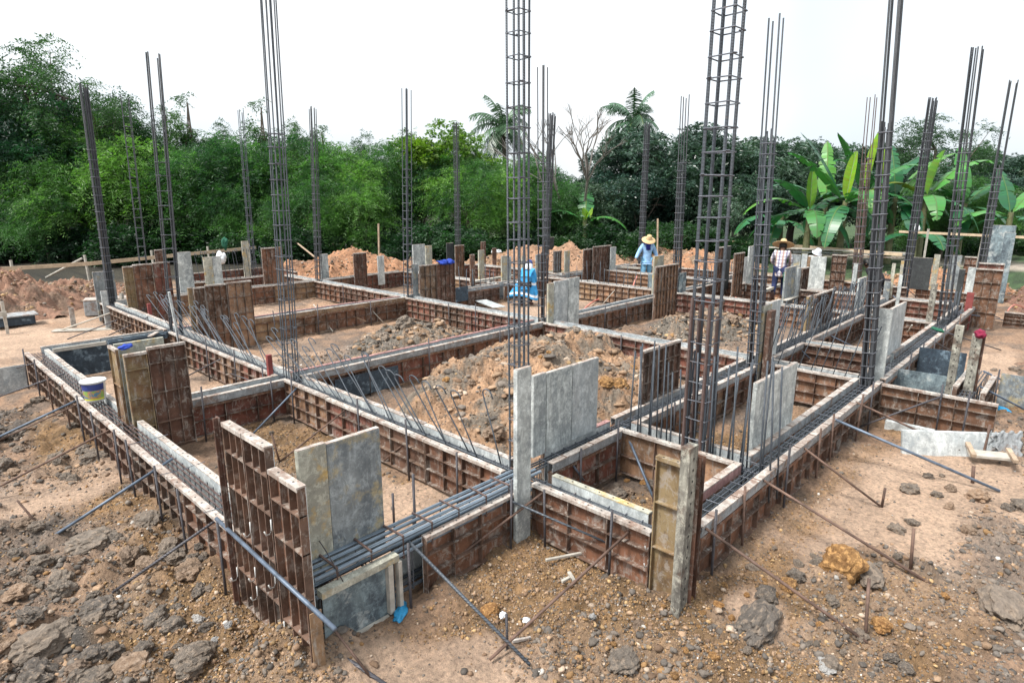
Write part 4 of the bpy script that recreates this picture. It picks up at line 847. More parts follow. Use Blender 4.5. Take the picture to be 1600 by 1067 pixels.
rod(650, 678, .50, 597, 722, 0, .010, 'rod', 'brown rod in the near left cell by the right wall')
rod(360, 553, .50, 288, 590, 0, .012, 'stake', 'dark rod in the left cell beyond the cross beam')
rod(318, 534, .52, 268, 558, .05, .011, 'stake', 'shorter dark rod in the left cell beyond the cross beam')
rod(388, 593, .5, 350, 580, .1, .008, 'stake', 'small dark rod on the cross beam by the brown form')
rod(490, 476, .5, 520, 518, 0, .014, 'woodg', 'pale rod in the cell before the left clay heap')
rod(570, 473, .5, 600, 505, 0, .012, 'woodg', 'second pale rod by the left clay heap')
rod(515, 480, .5, 572, 502, .1, .011, 'wood', 'thin brown lath on the wall behind the left clay heap')
rod(725, 480, .5, 685, 502, .05, .012, 'rod', 'reddish rod before the wall right of the left clay heap')
rod(207, 477, .52, 92, 517, .0, .018, 'woodg', 'pale pole propping the far left beam')
rod(240, 478, .5, 105, 530, .0, .013, 'stake', 'dark rod propping the far left beam')
rod(232, 495, .5, 170, 524, .0, .013, 'stake', 'short dark rod propping the far left beam')
rod(753, 446, .5, 775, 468, .0, .012, 'woodg', 'pale rod left of the blue cloaked worker')
rod(966, 447, .5, 942, 475, .0, .013, 'woodg', 'pale rod in the cell before the light blue shirted worker')
rod(945, 482, .5, 982, 508, .0, .012, 'rod', 'thin rod before the wall right of the weathered boards')
rod(1160, 440, .5, 1122, 486, .0, .013, 'woodg', 'pale rod before the pale boulder heap')
rod(1185, 553, .5, 1205, 565, .1, .010, 'rod', 'thin rod at the foot of the brown column cage')
rod(1245, 540, .5, 1278, 573, .1, .012, 'pipe', 'blue rod in the cell of leaning thin bars')
rod(1285, 518, .5, 1350, 550, .1, .012, 'pipe', 'blue rod across the cell behind the leaning thin bars')
rod(1395, 462, .5, 1430, 490, .1, .013, 'pipe', 'blue rod in the cell right of the grey board')
rod(1416, 450, .6, 1434, 466, .2, .012, 'pipe', 'blue rod by the foot of the black board')
rod(1425, 508, .5, 1412, 530, .0, .015, 'woodg', 'pale rod in the cell beside the tall grey board')
rod(975, 668, .5, 1022, 780, .0, .015, 'pipe', 'blue grey bar slanting down inside the square pit')
rod(885, 713, .5, 912, 750, .2, .012, 'pipe', 'short blue bar in the pit by the red form')
rod(1185, 695, 1.0, 1120, 520, 1.55, .005, 'stake', 'unused') if False else None
rod(397, 326, 2.1, 492, 402, .8, .035, 'wood', 'weathered pole slanting across the trees behind the left columns', 'prop_pole', cat='pole')
rod(128, 404, .9, 72, 434, .2, .04, 'woodg', 'grey pole leaning on the rail at far left', 'prop_pole', cat='pole')
rod(890, 352, 1.5, 910, 392, .6, .03, 'stake', 'dark pole leaning before the bare tree', 'prop_pole', cat='pole')
rod(1555, 408, 1.0, 1505, 428, .6, .018, 'redpaint', 'reddish thin bar leaning on the tall sheet at far right')
def stake(x, y, z0, z1, r, m, label, group=None, lean=(0, 0), name='stake', zg=.0):
    p = G(x, y, zg); t = MB().tube([(0, 0, z0), (lean[0], lean[1], z1)], r, 7).build(name, m, None, (p.x, p.y, hz(p.x, p.y) if zg == 0 else 0), smooth=True); return tag(t, label, 'stake', group)
for i, v in enumerate((4.55, 5.35, 5.95, 6.75, 7.25, 8.1, 8.7, 9.4, 10.4, 11.3, 12.2)):
    o = MB().tube([(0, 0, -.15), (random.uniform(-.02, .02), random.uniform(-.03, .03), random.uniform(.60, .70))], .0105, 7).build('stake', random.choice(['stake', 'rod', 'stake']), None, (1.545, v, 0), smooth=True)
    tag(o, 'upright rod stake driven against the outer face of the long left form', 'stake', 'stakes along the long left form')
for i, u in enumerate((4.35, 4.95, 5.9, 6.85, 7.3, 8.3, 8.9, 10.9, 11.9, 12.9, 13.8, 15.4)):
    o = MB().tube([(0, 0, -.15), (random.uniform(-.03, .03), random.uniform(-.02, .02), random.uniform(.58, .70))], .0115, 7).build('stake', random.choice(['stake', 'rod']), None, (u, 1.885, 0), smooth=True)
    tag(o, 'upright rod stake driven against the outer face of the right outer form', 'stake', 'stakes along the right outer form')
for lab, grp, pts in (('upright dark stake against the front forms facing the viewer', 'stakes along the front forms', [(2.42, 3.335), (3.50, 3.335), (3.785, 2.5), (3.785, 3.18)]),
                      ('upright dark stake against the beam with the hooked bars', 'stakes along the hooked bar beam', [(3.785, y) for y in (4.35, 5.15, 6.1, 7.75, 8.6, 9.6, 10.7, 12.0)]),
                      ('upright dark stake in the middle cells', 'stakes of the middle cells', [(2.7, 8.0), (3.62, 8.0), (6.4, 8.0), (5.2, 8.0), (8.1, 8.0), (4.7, 3.49), (5.35, 3.49), (6.6, 3.49), (9.35, 6.1), (9.35, 10.0), (9.35, 10.9), (6.9, 12.57), (5.9, 12.57), (8.3, 12.57), (9.35, 15.5), (11.5, 7.98), (12.4, 7.98), (10.6, 12.57), (9.1, .9), (9.36, 1.2), (11.2, .8)])):
    for (u, v) in pts:
        o = MB().tube([(0, 0, -.1), (random.uniform(-.015, .015), random.uniform(-.015, .015), random.uniform(.55, .72))], .0115, 7).build('stake', 'stake', None, (u, v, 0), smooth=True); tag(o, lab, 'stake', grp)
stake(793, 1008, -.05, .26, .010, 'stake', 'short upright stake at the crossing of the rod and bar in the foreground', lean=(.01, .02))
stake(72, 838, -.05, .30, .010, 'rod', 'rusty leaning stake left beside the end of the blue pipe', lean=(-.14, .10))
stake(437, 722, 0, .36, .011, 'rod', 'rusty leaning stake in the near left cell', lean=(-.05, .03))
stake(1422, 893, 0, .34, .013, 'rod', 'rusty leaning stake behind the orange boulder', lean=(.05, .03))
stake(1378, 790, 0, .20, .013, 'rod', 'short rusty stake at the end of the brown rod', lean=(.03, .0))
stake(1352, 998, 0, .38, .012, 'rod', 'leaning brown stake at the lower right rubble', lean=(.15, .06))
stake(1520, 752, 0, .18, .018, 'rod', 'short rusty stake against the long blue grey pipe', lean=(.04, .02))
stake(1536, 712, 0, .38, .016, 'rod', 'rusty bent stake before the fallen slab', lean=(.14, .0))
stake(1385, 640, 0, .2, .01, 'stake', 'small dark stake before the right annex')
stake(1020, 780, -.2, .35, .012, 'rod', 'rusty stake inside the square pit', lean=(.02, .0))
stake(616, 822, 0, .35, .012, 'stake', 'dark stake in the near left cell behind the grey board', lean=(0, .0))
stake(650, 855, .0, .78, .0125, 'stake', 'tall dark stake at the front form by the sheet corner', zg=0.1)
# wooden site stakes on the left
t = empty('survey_stake', tuple(G(12, 520)), 'pale wooden stake with a short cross board at the left edge', 'stake')
MB().box(-.03, .03, -.02, .02, -.05, .72, 0, .004).build('upright', 'woodg', t); MB().box(-.5, .04, -.05, -.022, .38, .5, 0, .006).build('cross_board', 'woodg', t)
tag(MB().box(-.04, .04, -.03, .03, -.05, .62, 0, .005).build('board_post', 'woodg', None, tuple(G(193, 497)), (0, .08, .5)), 'slim grey post standing in the far left beam', 'post')
tag(MB().box(-.02, .02, -.02, .02, .3, 1.35, 0, .004).build('board_post', 'face', None, tuple(S(280, 520, 'U', 3.85)[:2]) + (0,), (0, -.06, 0)), 'thin whitish strip tied to the ladder column', 'post')
tag(bev(MB().box(-.035, .035, -.03, .03, .5, .82).build('red_post', 'redpaint', None, (3.83, 8.45, 0)), .004), 'short red block standing on the beam before the left middle column', 'post')
tag(bev(MB().box(-.035, .035, -.03, .03, .3, .75).build('red_post', 'redpaint', None, (4.2, 14.9, 0)), .004), 'small dark red post below the far left brown form', 'post')
# site rail (batter boards)
def rail(pts, label, posts, zt=None, r=.065):
    t = empty('site_rail', tuple(pts[0][:2]) + (0,), label, 'fence'); o = Vector((pts[0][0], pts[0][1], 0))
    for a, b in zip(pts[:-1], pts[1:]):
        a, b = Vector(a), Vector(b); d = (b - a); n = Vector((-d.y, d.x, 0)).normalized() * .015; h = Vector((0, 0, r))
        mb = MB(); mb.add([p - o for p in (a - n - h, a + n - h, a + n + h, a - n + h, b - n - h, b + n - h, b + n + h, b - n + h)], [(0, 1, 2, 3), (7, 6, 5, 4), (0, 4, 5, 1), (1, 5, 6, 2), (2, 6, 7, 3), (3, 7, 4, 0)]); mb.build('rail', 'railwood', t)
    for (x, y, z) in posts:
        MB().box(-.035, .035, -.03, .03, -.1, z, 0, .004).build('post', 'woodg', t, (x - o.x, y - o.y, 0), (random.uniform(-.03, .03), random.uniform(-.03, .03), .6))
    return t
def rp(x, y, z): return tuple(G(x, y, z))
A = [rp(-40, 423, .7), rp(140, 412, .72), rp(400, 387, .75)]
rail(A, 'long timber rail on posts before the dark trees at left', [(A[0][0] + (A[2][0] - A[0][0]) * k, A[0][1] + (A[2][1] - A[0][1]) * k + .05, .95) for k in (.1, .32, .55, .78, .97)])
B = [rp(440, 387, .8), rp(640, 377, .8), rp(870, 371, .8)]
rail(B, 'timber rail on posts behind the orange earth heaps', [(B[0][0] + (B[2][0] - B[0][0]) * k, B[0][1] + (B[2][1] - B[0][1]) * k + .05, 1.05) for k in (.0, .2, .42, .6, .78, .95)])
Cc = [rp(870, 365, .95), rp(1030, 373, .9), rp(1200, 381, .85), rp(1410, 398, .75)]
rail(Cc, 'timber rail behind the workers at the right rear', [(x, y, .95) for x, y, _ in (Cc[0], Cc[1], Cc[2])])
D_ = [rp(1405, 362, 1.6), rp(1625, 372, 1.6)]
rail(D_, 'high pale rail before the banana plants at far right', [(D_[0][0] - 1.2, D_[0][1] - 1.2, 1.8), (D_[0][0] - 1.4, D_[0][1] - 2.9, 1.75)], r=.045)
tag(MB().box(-.10, .10, -.10, .10, 0, 2.6, 0, .01).build('concrete_post', 'woodg', None, tuple(at(1152, 33)), (0, .03, .7)), 'slanting pale concrete post before the mango trees', 'post')
for x, h in ((150, 1.9), (587, 1.9), (1033, 2.1)):
    tag(MB().box(-.03, .03, -.03, .03, -.1, h, 0, .006).build('thin_pole', 'wood', None, tuple(at(x, 26)), (random.uniform(-.05, .05), 0, .3)), {150: 'thin pole in front of the dark trees at left', 587: 'thin pole before the green trees left of centre', 1033: 'thin pole behind the light blue shirted worker'}[x], 'pole')
# fallen slab with torn wrapping, timber scraps, styrofoam block, planks
a, b = G(1409, 706, 0), G(1590, 712, 0); d = (b - a); ang = math.atan2(d.y, d.x); ln = d.length
t = empty('fallen_slab', tuple(a), 'long grey cement slab standing on edge at right with torn plastic wrapping', 'slab', rot=(0, 0, ang))
bev(MB().box(0, ln * .97, -.02, .035, -.08, .27, 0, .006).build('slab', 'face', t, rot=(-.22, 0, 0)), .012)
n1, n2 = 22, 10; vs = []
for i in range(n1 + 1):
    for j in range(n2 + 1):
        q, w_ = i / n1, j / n2; x = ln * (.74 + .27 * q) + .02 * math.sin(j * 2.1); vs.append((x, -.032 - .02 * noise.noise(Vector((i * .7, j * .9, 1))) - .012 * random.random(), -.05 + (.34 + .02 * math.sin(i)) * w_ - .10 * q * (1 - w_)))
mb = MB(); mb.add(vs, [(i * (n2 + 1) + j, (i + 1) * (n2 + 1) + j, (i + 1) * (n2 + 1) + j + 1, i * (n2 + 1) + j + 1) for i in range(n1) for j in range(n2) if not (i < 5 and (i + j * 3) % 4 < 2)])
o = mb.build('wrapping', 'channel', t, rot=(-.22, 0, 0), smooth=True); sd = o.modifiers.new('thick', 'SOLIDIFY'); sd.thickness = .004
sheet('second grey slab leaning flat behind the fallen one', 'V', 9.15, 1.2, 1.75, -.02, .10, 'face', .08, 'flat_slab', cat='slab')
p = G(1515, 712, .05)
t = empty('timber_scrap', tuple(p), 'grey timber piece with two light cross cleats by the fallen slab', 'timber', rot=(.08, -.05, -1.25))
bev(MB().box(-.02, .42, -.08, .08, .02, .055).build('plank', 'woodg', t), .004)
bev(MB().box(-.02, .03, -.16, .18, .058, .10).build('cleat', 'wood', t), .004); bev(MB().box(.36, .41, -.20, .12, .058, .10).build('cleat', 'wood', t), .004)
t = empty('foam_block', tuple(G(142, 492)), 'pale grey block lying at far left beside the grey board', 'block', rot=(0, 0, -.35)); bev(MB().box(-.1, 1.0, -.2, .3, .0, .38).build('block', 'channel', t), .02); bev(MB().box(-.105, 1.005, -.205, .305, .382, .42).build('top', 'rail', t), .01)
tag(MB().box(-.05, .05, -.02, .02, 0, .48, 0, .004).build('white_stub', 'rail', None, tuple(G(116, 512))), 'short white stub standing left of the pale block', 'post')
t = empty('mortar_tray', tuple(G(18, 508)), 'blue grey mortar tray behind the wooden stake at the left edge', 'tray')
MB().box(-.35, .45, -.25, .25, .02, .22, 0, .01).build('body', 'blue', t); MB().box(-.42, .52, -.3, .3, .222, .25).build('rim', 'channel', t)
for lab, x, y, l, w, rz, z, m in (('flat grey panel lying left of the blue cloaked worker', 765, 475, 1.5, .35, 1.15, .15, 'face'), ('flat grey panel lying left of the light blue shirted worker', 935, 444, 2.2, .3, .9, .32, 'slabd'), ('pale lath lying on the gravel before the red form', 898, 868, .55, .022, .78 - 1.57 + .35, .03, 'woodg'), ('small pale timber offcut on the ochre gravel', 884, 905, .09, .025, -.1, .03, 'woodg'), ('second pale offcut crossing the brown rod', 893, 896, .13, .03, 1.0, .03, 'woodg'), ('white lath end beside the foreground stake', 815, 990, .14, .018, -.5, .02, 'rail'), ('pale plank on the earth at far left', 130, 513, 1.2, .25, -.5, .02, 'woodg'), ('white flat plate on top of the far left blue channel', 240, 523, .42, .08, 1.0, .56, 'rail'), ('grey timber laid beside the brown low form', 1240, 465, 1.6, .12, .1, .6, 'woodg')):
    p = G(x, y, z); o = MB().box(-l / 2, l / 2, -w / 2, w / 2, 0, .022).build('plank', m, None, (p.x, p.y, z if z > .1 else hz(p.x, p.y) + z), (random.uniform(-.04, .04), .03, rz)); tag(bev(o, .003), lab, 'plank')
# bucket
def lathe(mb, prof, n=28, mi=0, c=(0, 0, 0)):
    vs = [(c[0] + r * math.cos(2 * PI * j / n), c[1] + r * math.sin(2 * PI * j / n), c[2] + z) for r, z in prof for j in range(n)]; k = len(prof)
    return mb.add(vs, [(i * n + j, i * n + (j + 1) % n, (i + 1) * n + (j + 1) % n, (i + 1) * n + j) for i in range(k - 1) for j in range(n)], mi)
M['bwhite'] = simple('bucket_white', (.66, .68, .68), .4, 0, .08, 5, .02); M['navy'] = simple('bucket_label_navy', (.03, .05, .20), .4, 0, .3, 12, .02)
m, nt, b = mat('bucket_label_art', .4); v_, _ = coords(nt)
L(nt, ramp(nt, noise_(nt, v_, 14, 3), [(.3, (.10, .22, .30)), (.45, (.45, .25, .12)), (.55, (.25, .40, .10)), (.7, (.55, .5, .30))], 'CONSTANT'), b.inputs['Base Color']); M['art'] = m
M['lime'] = simple('bucket_label_yellow', (.60, .58, .06), .4, 0, .1, 5, .02); M['blueglove'] = simple('blue_glove', (.015, .05, .35), .8, 0, .4, 20)
p = G(150, 625, .53)
t = empty('bucket', (p.x, p.y, .53), 'white plastic paint bucket with blue and yellow label standing on the left beam', 'bucket')
mb = MB(); lathe(mb, [(.001, .006), (.105, .006), (.112, .02), (.132, .245), (.136, .25)]); mb.build('body', 'bwhite', t, smooth=True)
mb = MB(); lathe(mb, [(.134, .245), (.146, .247), (.147, .262), (.143, .268), (.125, .272), (.12, .268), (.001, .270)]); mb.build('lid', 'bwhite', t, smooth=True)
def band(z0, z1, r0, r1, a0, a1, m, name='label_band'):
    mb = MB(); n = 18; vs = []
    for z, r in ((z0, r0), (z1, r1)): vs += [(r * math.cos(a0 + (a1 - a0) * j / n), r * math.sin(a0 + (a1 - a0) * j / n), z) for j in range(n + 1)]
    mb.add(vs, [(j, j + 1, n + 2 + j, n + 1 + j) for j in range(n)]); mb.build(name, m, t, smooth=True)
band(.155, .235, .1275, .1345, PI * 1.0, PI * 1.72, 'navy'); band(.152, .155, .1285, .1287, PI, PI * 1.72, 'rail'); band(.05, .15, .118, .1270, PI * 1.0, PI * 1.72, 'art'); band(.028, .05, .1155, .1177, PI, PI * 1.72, 'lime')
# cloths, rags, gloves, plastic
def rag(x, y, z, s, m, label, seed=1, flat=.5, plane=None, cat='cloth', name='cloth', sq=(1, 1)):
    p = G(x, y, z) if plane is None else S(x, y, *plane); bm = bmesh.new(); bmesh.ops.create_icosphere(bm, subdivisions=3, radius=1)
    for q in bm.verts:
        d = noise.fractal(q.co * 1.4 + Vector((seed, 0, 0)), 1, 2, 3) * .5 + (noise.voronoi(q.co * 2 + Vector((seed, 2, 0)))[0][0]) * .4; q.co = q.co * (.8 + d); q.co.z *= flat
    me = bpy.data.meshes.new(name); bm.to_mesh(me); bm.free(); me.materials.append(M[m]); me.polygons.foreach_set('use_smooth', [True] * len(me.polygons))
    o = link(name, me, None, tuple(p), (0, 0, .7)); o.scale = (s * sq[0], s * sq[1], s); return tag(o, label, cat)
M['redcloth'] = simple('dark_red_cloth', (.22, .012, .045), .85, 0, .3, 12); M['green'] = simple('green_rag', (.01, .09, .05), .85); M['tarp'] = simple('bright_blue_plastic', (.02, .22, .42), .5, 0, .3, 8); M['wplas'] = simple('white_plastic', (.75, .77, .78), .4, 0, .1, 8)
rag(196, 542, 1.37, .06, 'blueglove', 'blue glove lying on the brown column form by the bucket', 1, .4, ('V', 7.95), 'glove', 'glove', (1.6, .8))
rag(692, 410, 1.3, .14, 'blueglove', 'left one of two blue gloves on the big ribbed form', 2, .5, ('V', 12.45), 'glove', 'glove'); rag(702, 409, 1.3, .13, 'blueglove', 'right one of two blue gloves on the big ribbed form', 5, .5, ('V', 12.45), 'glove', 'glove')
rag(1532, 522, 1.3, .06, 'redcloth', 'dark red cloth draped over the rusty post top', 4, 1.0, ('U', 10.2), sq=(1.1, 1.0)); rag(1540, 527, 1.2, .05, 'redcloth', 'hanging end of the dark red cloth', 7, 1.4, ('U', 10.2)) if False else None
rag(1465, 515, .56, .085, 'green', 'dark green rag on the right outer beam', 9, .35, sq=(2.2, .7)); rag(626, 955, .06, .05, 'tarp', 'crumpled bright blue plastic at the foot of the front sheet', 11, .5, sq=(2.2, .8))
rag(786, 960, .02, .03, 'wplas', 'small blue white plastic scrap beside the foreground stake', 12, .4, sq=(1.2, .9)); rag(822, 968, .02, .03, 'wplas', 'flattened white cup scrap on the gravel', 13, .4)
rag(775, 393, .75, .22, 'wplas', 'white plastic bag on the rubble at the middle rear', 14, .4); rag(345, 403, 1.0, .15, 'wplas', 'white plastic bag hanging on the upright hooked bars', 15, 1.3, ('V', 19.4)); rag(968, 376, .75, .25, 'wplas', 'pale plastic bag on the orange rubble', 16, .6)
rag(520, 467, .02, .09, 'wplas', 'small white lump on the sandy floor of the left cell', 17, .7); rag(1567, 640, .02, .06, 'tarp', 'crumpled blue plastic at the right edge', 18, .6, sq=(2, 1))
rag(1432, 357, 1.4, .09, 'wplas', 'white cloth hanging at the right rear prop', 19, 1.4, ('U', 24)); rag(351, 381, 1.8, .10, 'green', 'green bag tied to a twig at the rear left', 20, 1.8, ('V', 22))
# red hose in the back cell, rusty loop at right
def hose(pts, r, m, label, name='hose'):
    P_ = [Vector(p) for p in pts]; o = P_[0].copy(); sm = []
    for i in range(len(P_) - 1):
        a, b, c, d = P_[max(i - 1, 0)], P_[i], P_[i + 1], P_[min(i + 2, len(P_) - 1)]
        for k in range(6):
            q = k / 6; sm.append(.5 * ((2 * b) + (c - a) * q + (2 * a - 5 * b + 4 * c - d) * q * q + (3 * b - a - 3 * c + d) * q ** 3) - o)
    sm.append(P_[-1] - o); return tag(MB().tube(sm, r, 7).build(name, m, None, o, smooth=True), label, name)
M['hose'] = simple('salmon_hose', (.55, .20, .15), .6)
hose([G(995, 432, .64), G(988, 450, .45), G(985, 465, .1), G(960, 470, .05), G(935, 468, .05), G(918, 478, .05), G(910, 487, .05)], .022, 'hose', 'salmon red hose hanging over the speckled sheet into the cell')
hose([G(1572, 500, 0), G(1574, 487, .35), G(1583, 477, .45), G(1594, 478, .4), G(1603, 484, .2)], .014, 'hose', 'orange brown bent cable loop at the right edge', 'cable')
hose([G(1100, 455, .1), G(1120, 462, .05), G(1140, 470, .1), G(1150, 465, .1), G(1135, 458, .1)], .018, 'hose', 'small red hose coil behind the thick rebar column')
hose([G(1186, 693, .48), G(1200, 700, .46), G(1215, 702, .46), G(1232, 695, .5)], .003, 'stake', 'black tie wire at the foot of the pale board', 'wire')
hose([S(499, 845, 'V', 3.64), G(515, 870, .75), G(536, 908, .53)], .004, 'stake', 'wire from the yellow stained board down to the front timber', 'wire')

# extra rear clutter seen in the photograph: stacked timbers, short posts, upright bars
for i, (x, y, l, rz, z, m, lab) in enumerate([(1305, 392, 5.5, -1.25, .75, 'woodg', 'long grey timber lying on the rear forms behind the pale board'), (1330, 397, 4.5, -1.2, .62, 'channel', 'long pale channel lying beside the grey timber at the rear right'), (1350, 402, 3.5, -1.3, .5, 'rail', 'short pale timber below the long ones at the rear right'),
        (1085, 392, 4.0, -1.1, .35, 'rail', 'pale timber lying behind the light blue shirted worker'), (1205, 452, 1.8, .1, .55, 'woodg', 'timber offcut on the beam behind the plaid shirted worker'), (1145, 432, 2.6, .05, .56, 'rail', 'pale plank along the rear cross beam'), (1010, 421, 2.2, -1.4, .56, 'woodg', 'plank lying on the beam by the light blue shirted worker'), (770, 437, 2.0, .1, .56, 'woodg', 'plank lying on the beam left of the beige post')]):
    p = G(x, y, z); tag(MB().box(-l / 2, l / 2, -.05, .05, 0, .06, 0, .004).build('plank', m, None, tuple(p), (0, random.uniform(-.02, .02), rz)), lab, 'plank')
for ax, c, x0, x1, yt, zb, m, kind, lab in [('V', 16.4, 1405, 1411, 430, .3, 'slab', 's', 'slim grey post right of the grey corner board'), ('V', 19.2, 1394, 1400, 412, .3, 'slaby', 's', 'thin beige post behind the grey corner board'), ('V', 18.6, 1334, 1341, 412, .3, 'slab', 's', 'thin grey post in the row of hooked bars'), ('V', 21.0, 1408, 1420, 408, .3, 'slaby', 's', 'beige board left of the black board'),
        ('U', 12.9, 838, 846, 398, .3, 'slabd', 's', 'grey board between the twin rear columns'), ('U', 17.3, 770, 776, 388, .3, 'rustdark', 's', 'small dark post left of the white bag'), ('U', 13.0, 816, 822, 400, .3, 'slaby', 's', 'thin post behind the blue cloaked worker'), ('U', 12.9, 735, 742, 398, .3, 'rust', 's', 'brown strip right of the narrow ribbed form'),
        ('V', 17.7, 1181, 1187, 402, .3, 'rust', 's', 'thin brown strip left of the plaid shirted worker'), ('V', 21.4, 1460, 1470, 398, .3, 'slaby', 's', 'beige board between the black board and the dense cage'), ('V', 21.8, 1216, 1224, 398, .3, 'channel', 's', 'thin grey strip behind the plaid shirted worker'),
        ('V', 15.1, 1372, 1377, 452, .3, 'slab', 's', 'slender grey post behind the corner column'), ('V', 17.8, 1382, 1392, 440, .3, 'slabd', 's', 'dark grey board behind the corner column'), ('U', 16.9, 590, 600, 400, .2, 'slab', 's', 'thin grey strip before the orange earth')]:
    stand('board_post', lab, [(ax, c, x0, x1, yt, zb, m, kind)], 'post')
stand('column_form', 'brown ribbed form at the right edge behind the bent cable', [('V', 18.6, 1570, 1612, 487, .0, 'rust', 'r', 490)])
for t_, f_, n_, lab in ((c10, lambda i: (U5 + random.uniform(-.08, .08), 9.0 + i * .21), 14, ''), (c7, lambda i: (11.0 + i * .2, V4 + random.uniform(-.07, .07)), 10, ''), (c6, lambda i: (16.2 + i * .22, V3 + random.uniform(-.07, .07)), 12, ''), (c4, lambda i: (15.6 + i * .14, V1 + random.uniform(-.07, .07)), 8, '')):
    for i in range(n_):
        u, v = f_(i); hooked(t_, (u, v, .3), (u + random.uniform(-.05, .05), v + random.uniform(-.05, .05), random.uniform(.75, 1.15)), r=.010)
M['drybrush'] = simple('dry_twigs', (.30, .17, .08), .9); mb = MB()
for i in range(90):
    a = random.uniform(0, 6.28); q = random.uniform(.1, .5); mb.tube([(random.uniform(-.3, .3), random.uniform(-.3, .3), 0), (q * math.cos(a), q * math.sin(a), random.uniform(.05, .35))], .006, 4)
tag(mb.build('dry_brush', 'drybrush', None, (12.6, 2.8, 0)), 'tangle of orange brown dry twigs in the cell behind the leaning thin bars', 'dry brush')
# ---------------------------------------------------------------- people
def cloth_mat(name, c, var=.25, sc=9): return simple(name, c, .85, 0, var, sc, .3)
M['skin'] = simple('skin', (.22, .115, .07), .6, 0, .15, 6, .05)
M['shirtblue'] = cloth_mat('light_blue_shirt', (.27, .45, .68)); M['jeans'] = cloth_mat('washed_jeans', (.16, .36, .52), .45, 6); M['navycloth'] = cloth_mat('navy_cloth', (.012, .02, .07)); M['deepblue'] = cloth_mat('deep_blue_scarf', (.012, .02, .22))
M['straw'] = simple('straw', (.55, .38, .20), .8, 0, .2, 40, .4); M['boot'] = simple('brown_boot', (.07, .035, .03), .6); M['cloak'] = cloth_mat('sky_blue_cloak', (.035, .27, .56), .4, 5); M['cloakw'] = cloth_mat('white_cloth', (.65, .68, .72)); M['darkcloth'] = cloth_mat('black_cloth', (.012, .012, .016)); M['pinkcloth'] = cloth_mat('red_brown_cloth', (.25, .06, .04)); M['hair'] = simple('black_hair', (.01, .009, .008), .5); M['greencloth'] = cloth_mat('green_cloth', (.01, .25, .10))
m, nt, b = mat('plaid_shirt', .85); v_, _ = coords(nt)
def stripes(d, sc, ph=0):
    w = nd(nt, 'ShaderNodeTexWave', wave_type='BANDS', bands_direction=d, wave_profile='SIN'); w.inputs['Scale'].default_value = sc; w.inputs['Distortion'].default_value = .6; w.inputs['Phase Offset'].default_value = ph
    tc = nd(nt, 'ShaderNodeTexCoord'); L(nt, tc.outputs['Object'], w.inputs['Vector']); return w.outputs['Fac']
c = mixc(nt, ramp(nt, stripes('X', 3.6), [(.45, (0, 0, 0)), (.6, (.8,) * 3)]), (.62, .60, .62), (.12, .11, .20))
c = mixc(nt, ramp(nt, stripes('Z', 3.4), [(.55, (0, 0, 0)), (.7, (.6,) * 3)]), c, (.14, .11, .17)); c = mixc(nt, ramp(nt, stripes('X', 1.8, 1.2), [(.8, (0, 0, 0)), (.9, (.5,) * 3)]), c, (.50, .28, .14))
L(nt, c, b.inputs['Base Color']); M['plaid'] = m
def skin(name, joints, chains, m, parent, sub=2):
    """joints: name -> (pos, radius); chains: lists of joint names; grown into one continuous surface"""
    names = []; [names.append(n) for ch in chains for n in ch if n not in names]; idx = {n: i for i, n in enumerate(names)}
    es = []; [es.append((idx[a], idx[b_])) for ch in chains for a, b_ in zip(ch[:-1], ch[1:]) if (idx[a], idx[b_]) not in es]
    me = bpy.data.meshes.new(name); me.from_pydata([tuple(joints[n][0]) for n in names], es, []); me.materials.append(M[m]); o = link(name, me, parent)
    md = o.modifiers.new('skin', 'SKIN'); md.use_smooth_shade = True
    for n, i in idx.items():
        sv = me.skin_vertices[0].data[i]; r = joints[n][1]; sv.radius = (r, r) if not isinstance(r, tuple) else r; sv.use_root = (i == 0)
    sb = o.modifiers.new('subd', 'SUBSURF'); sb.levels = sb.render_levels = sub; return o
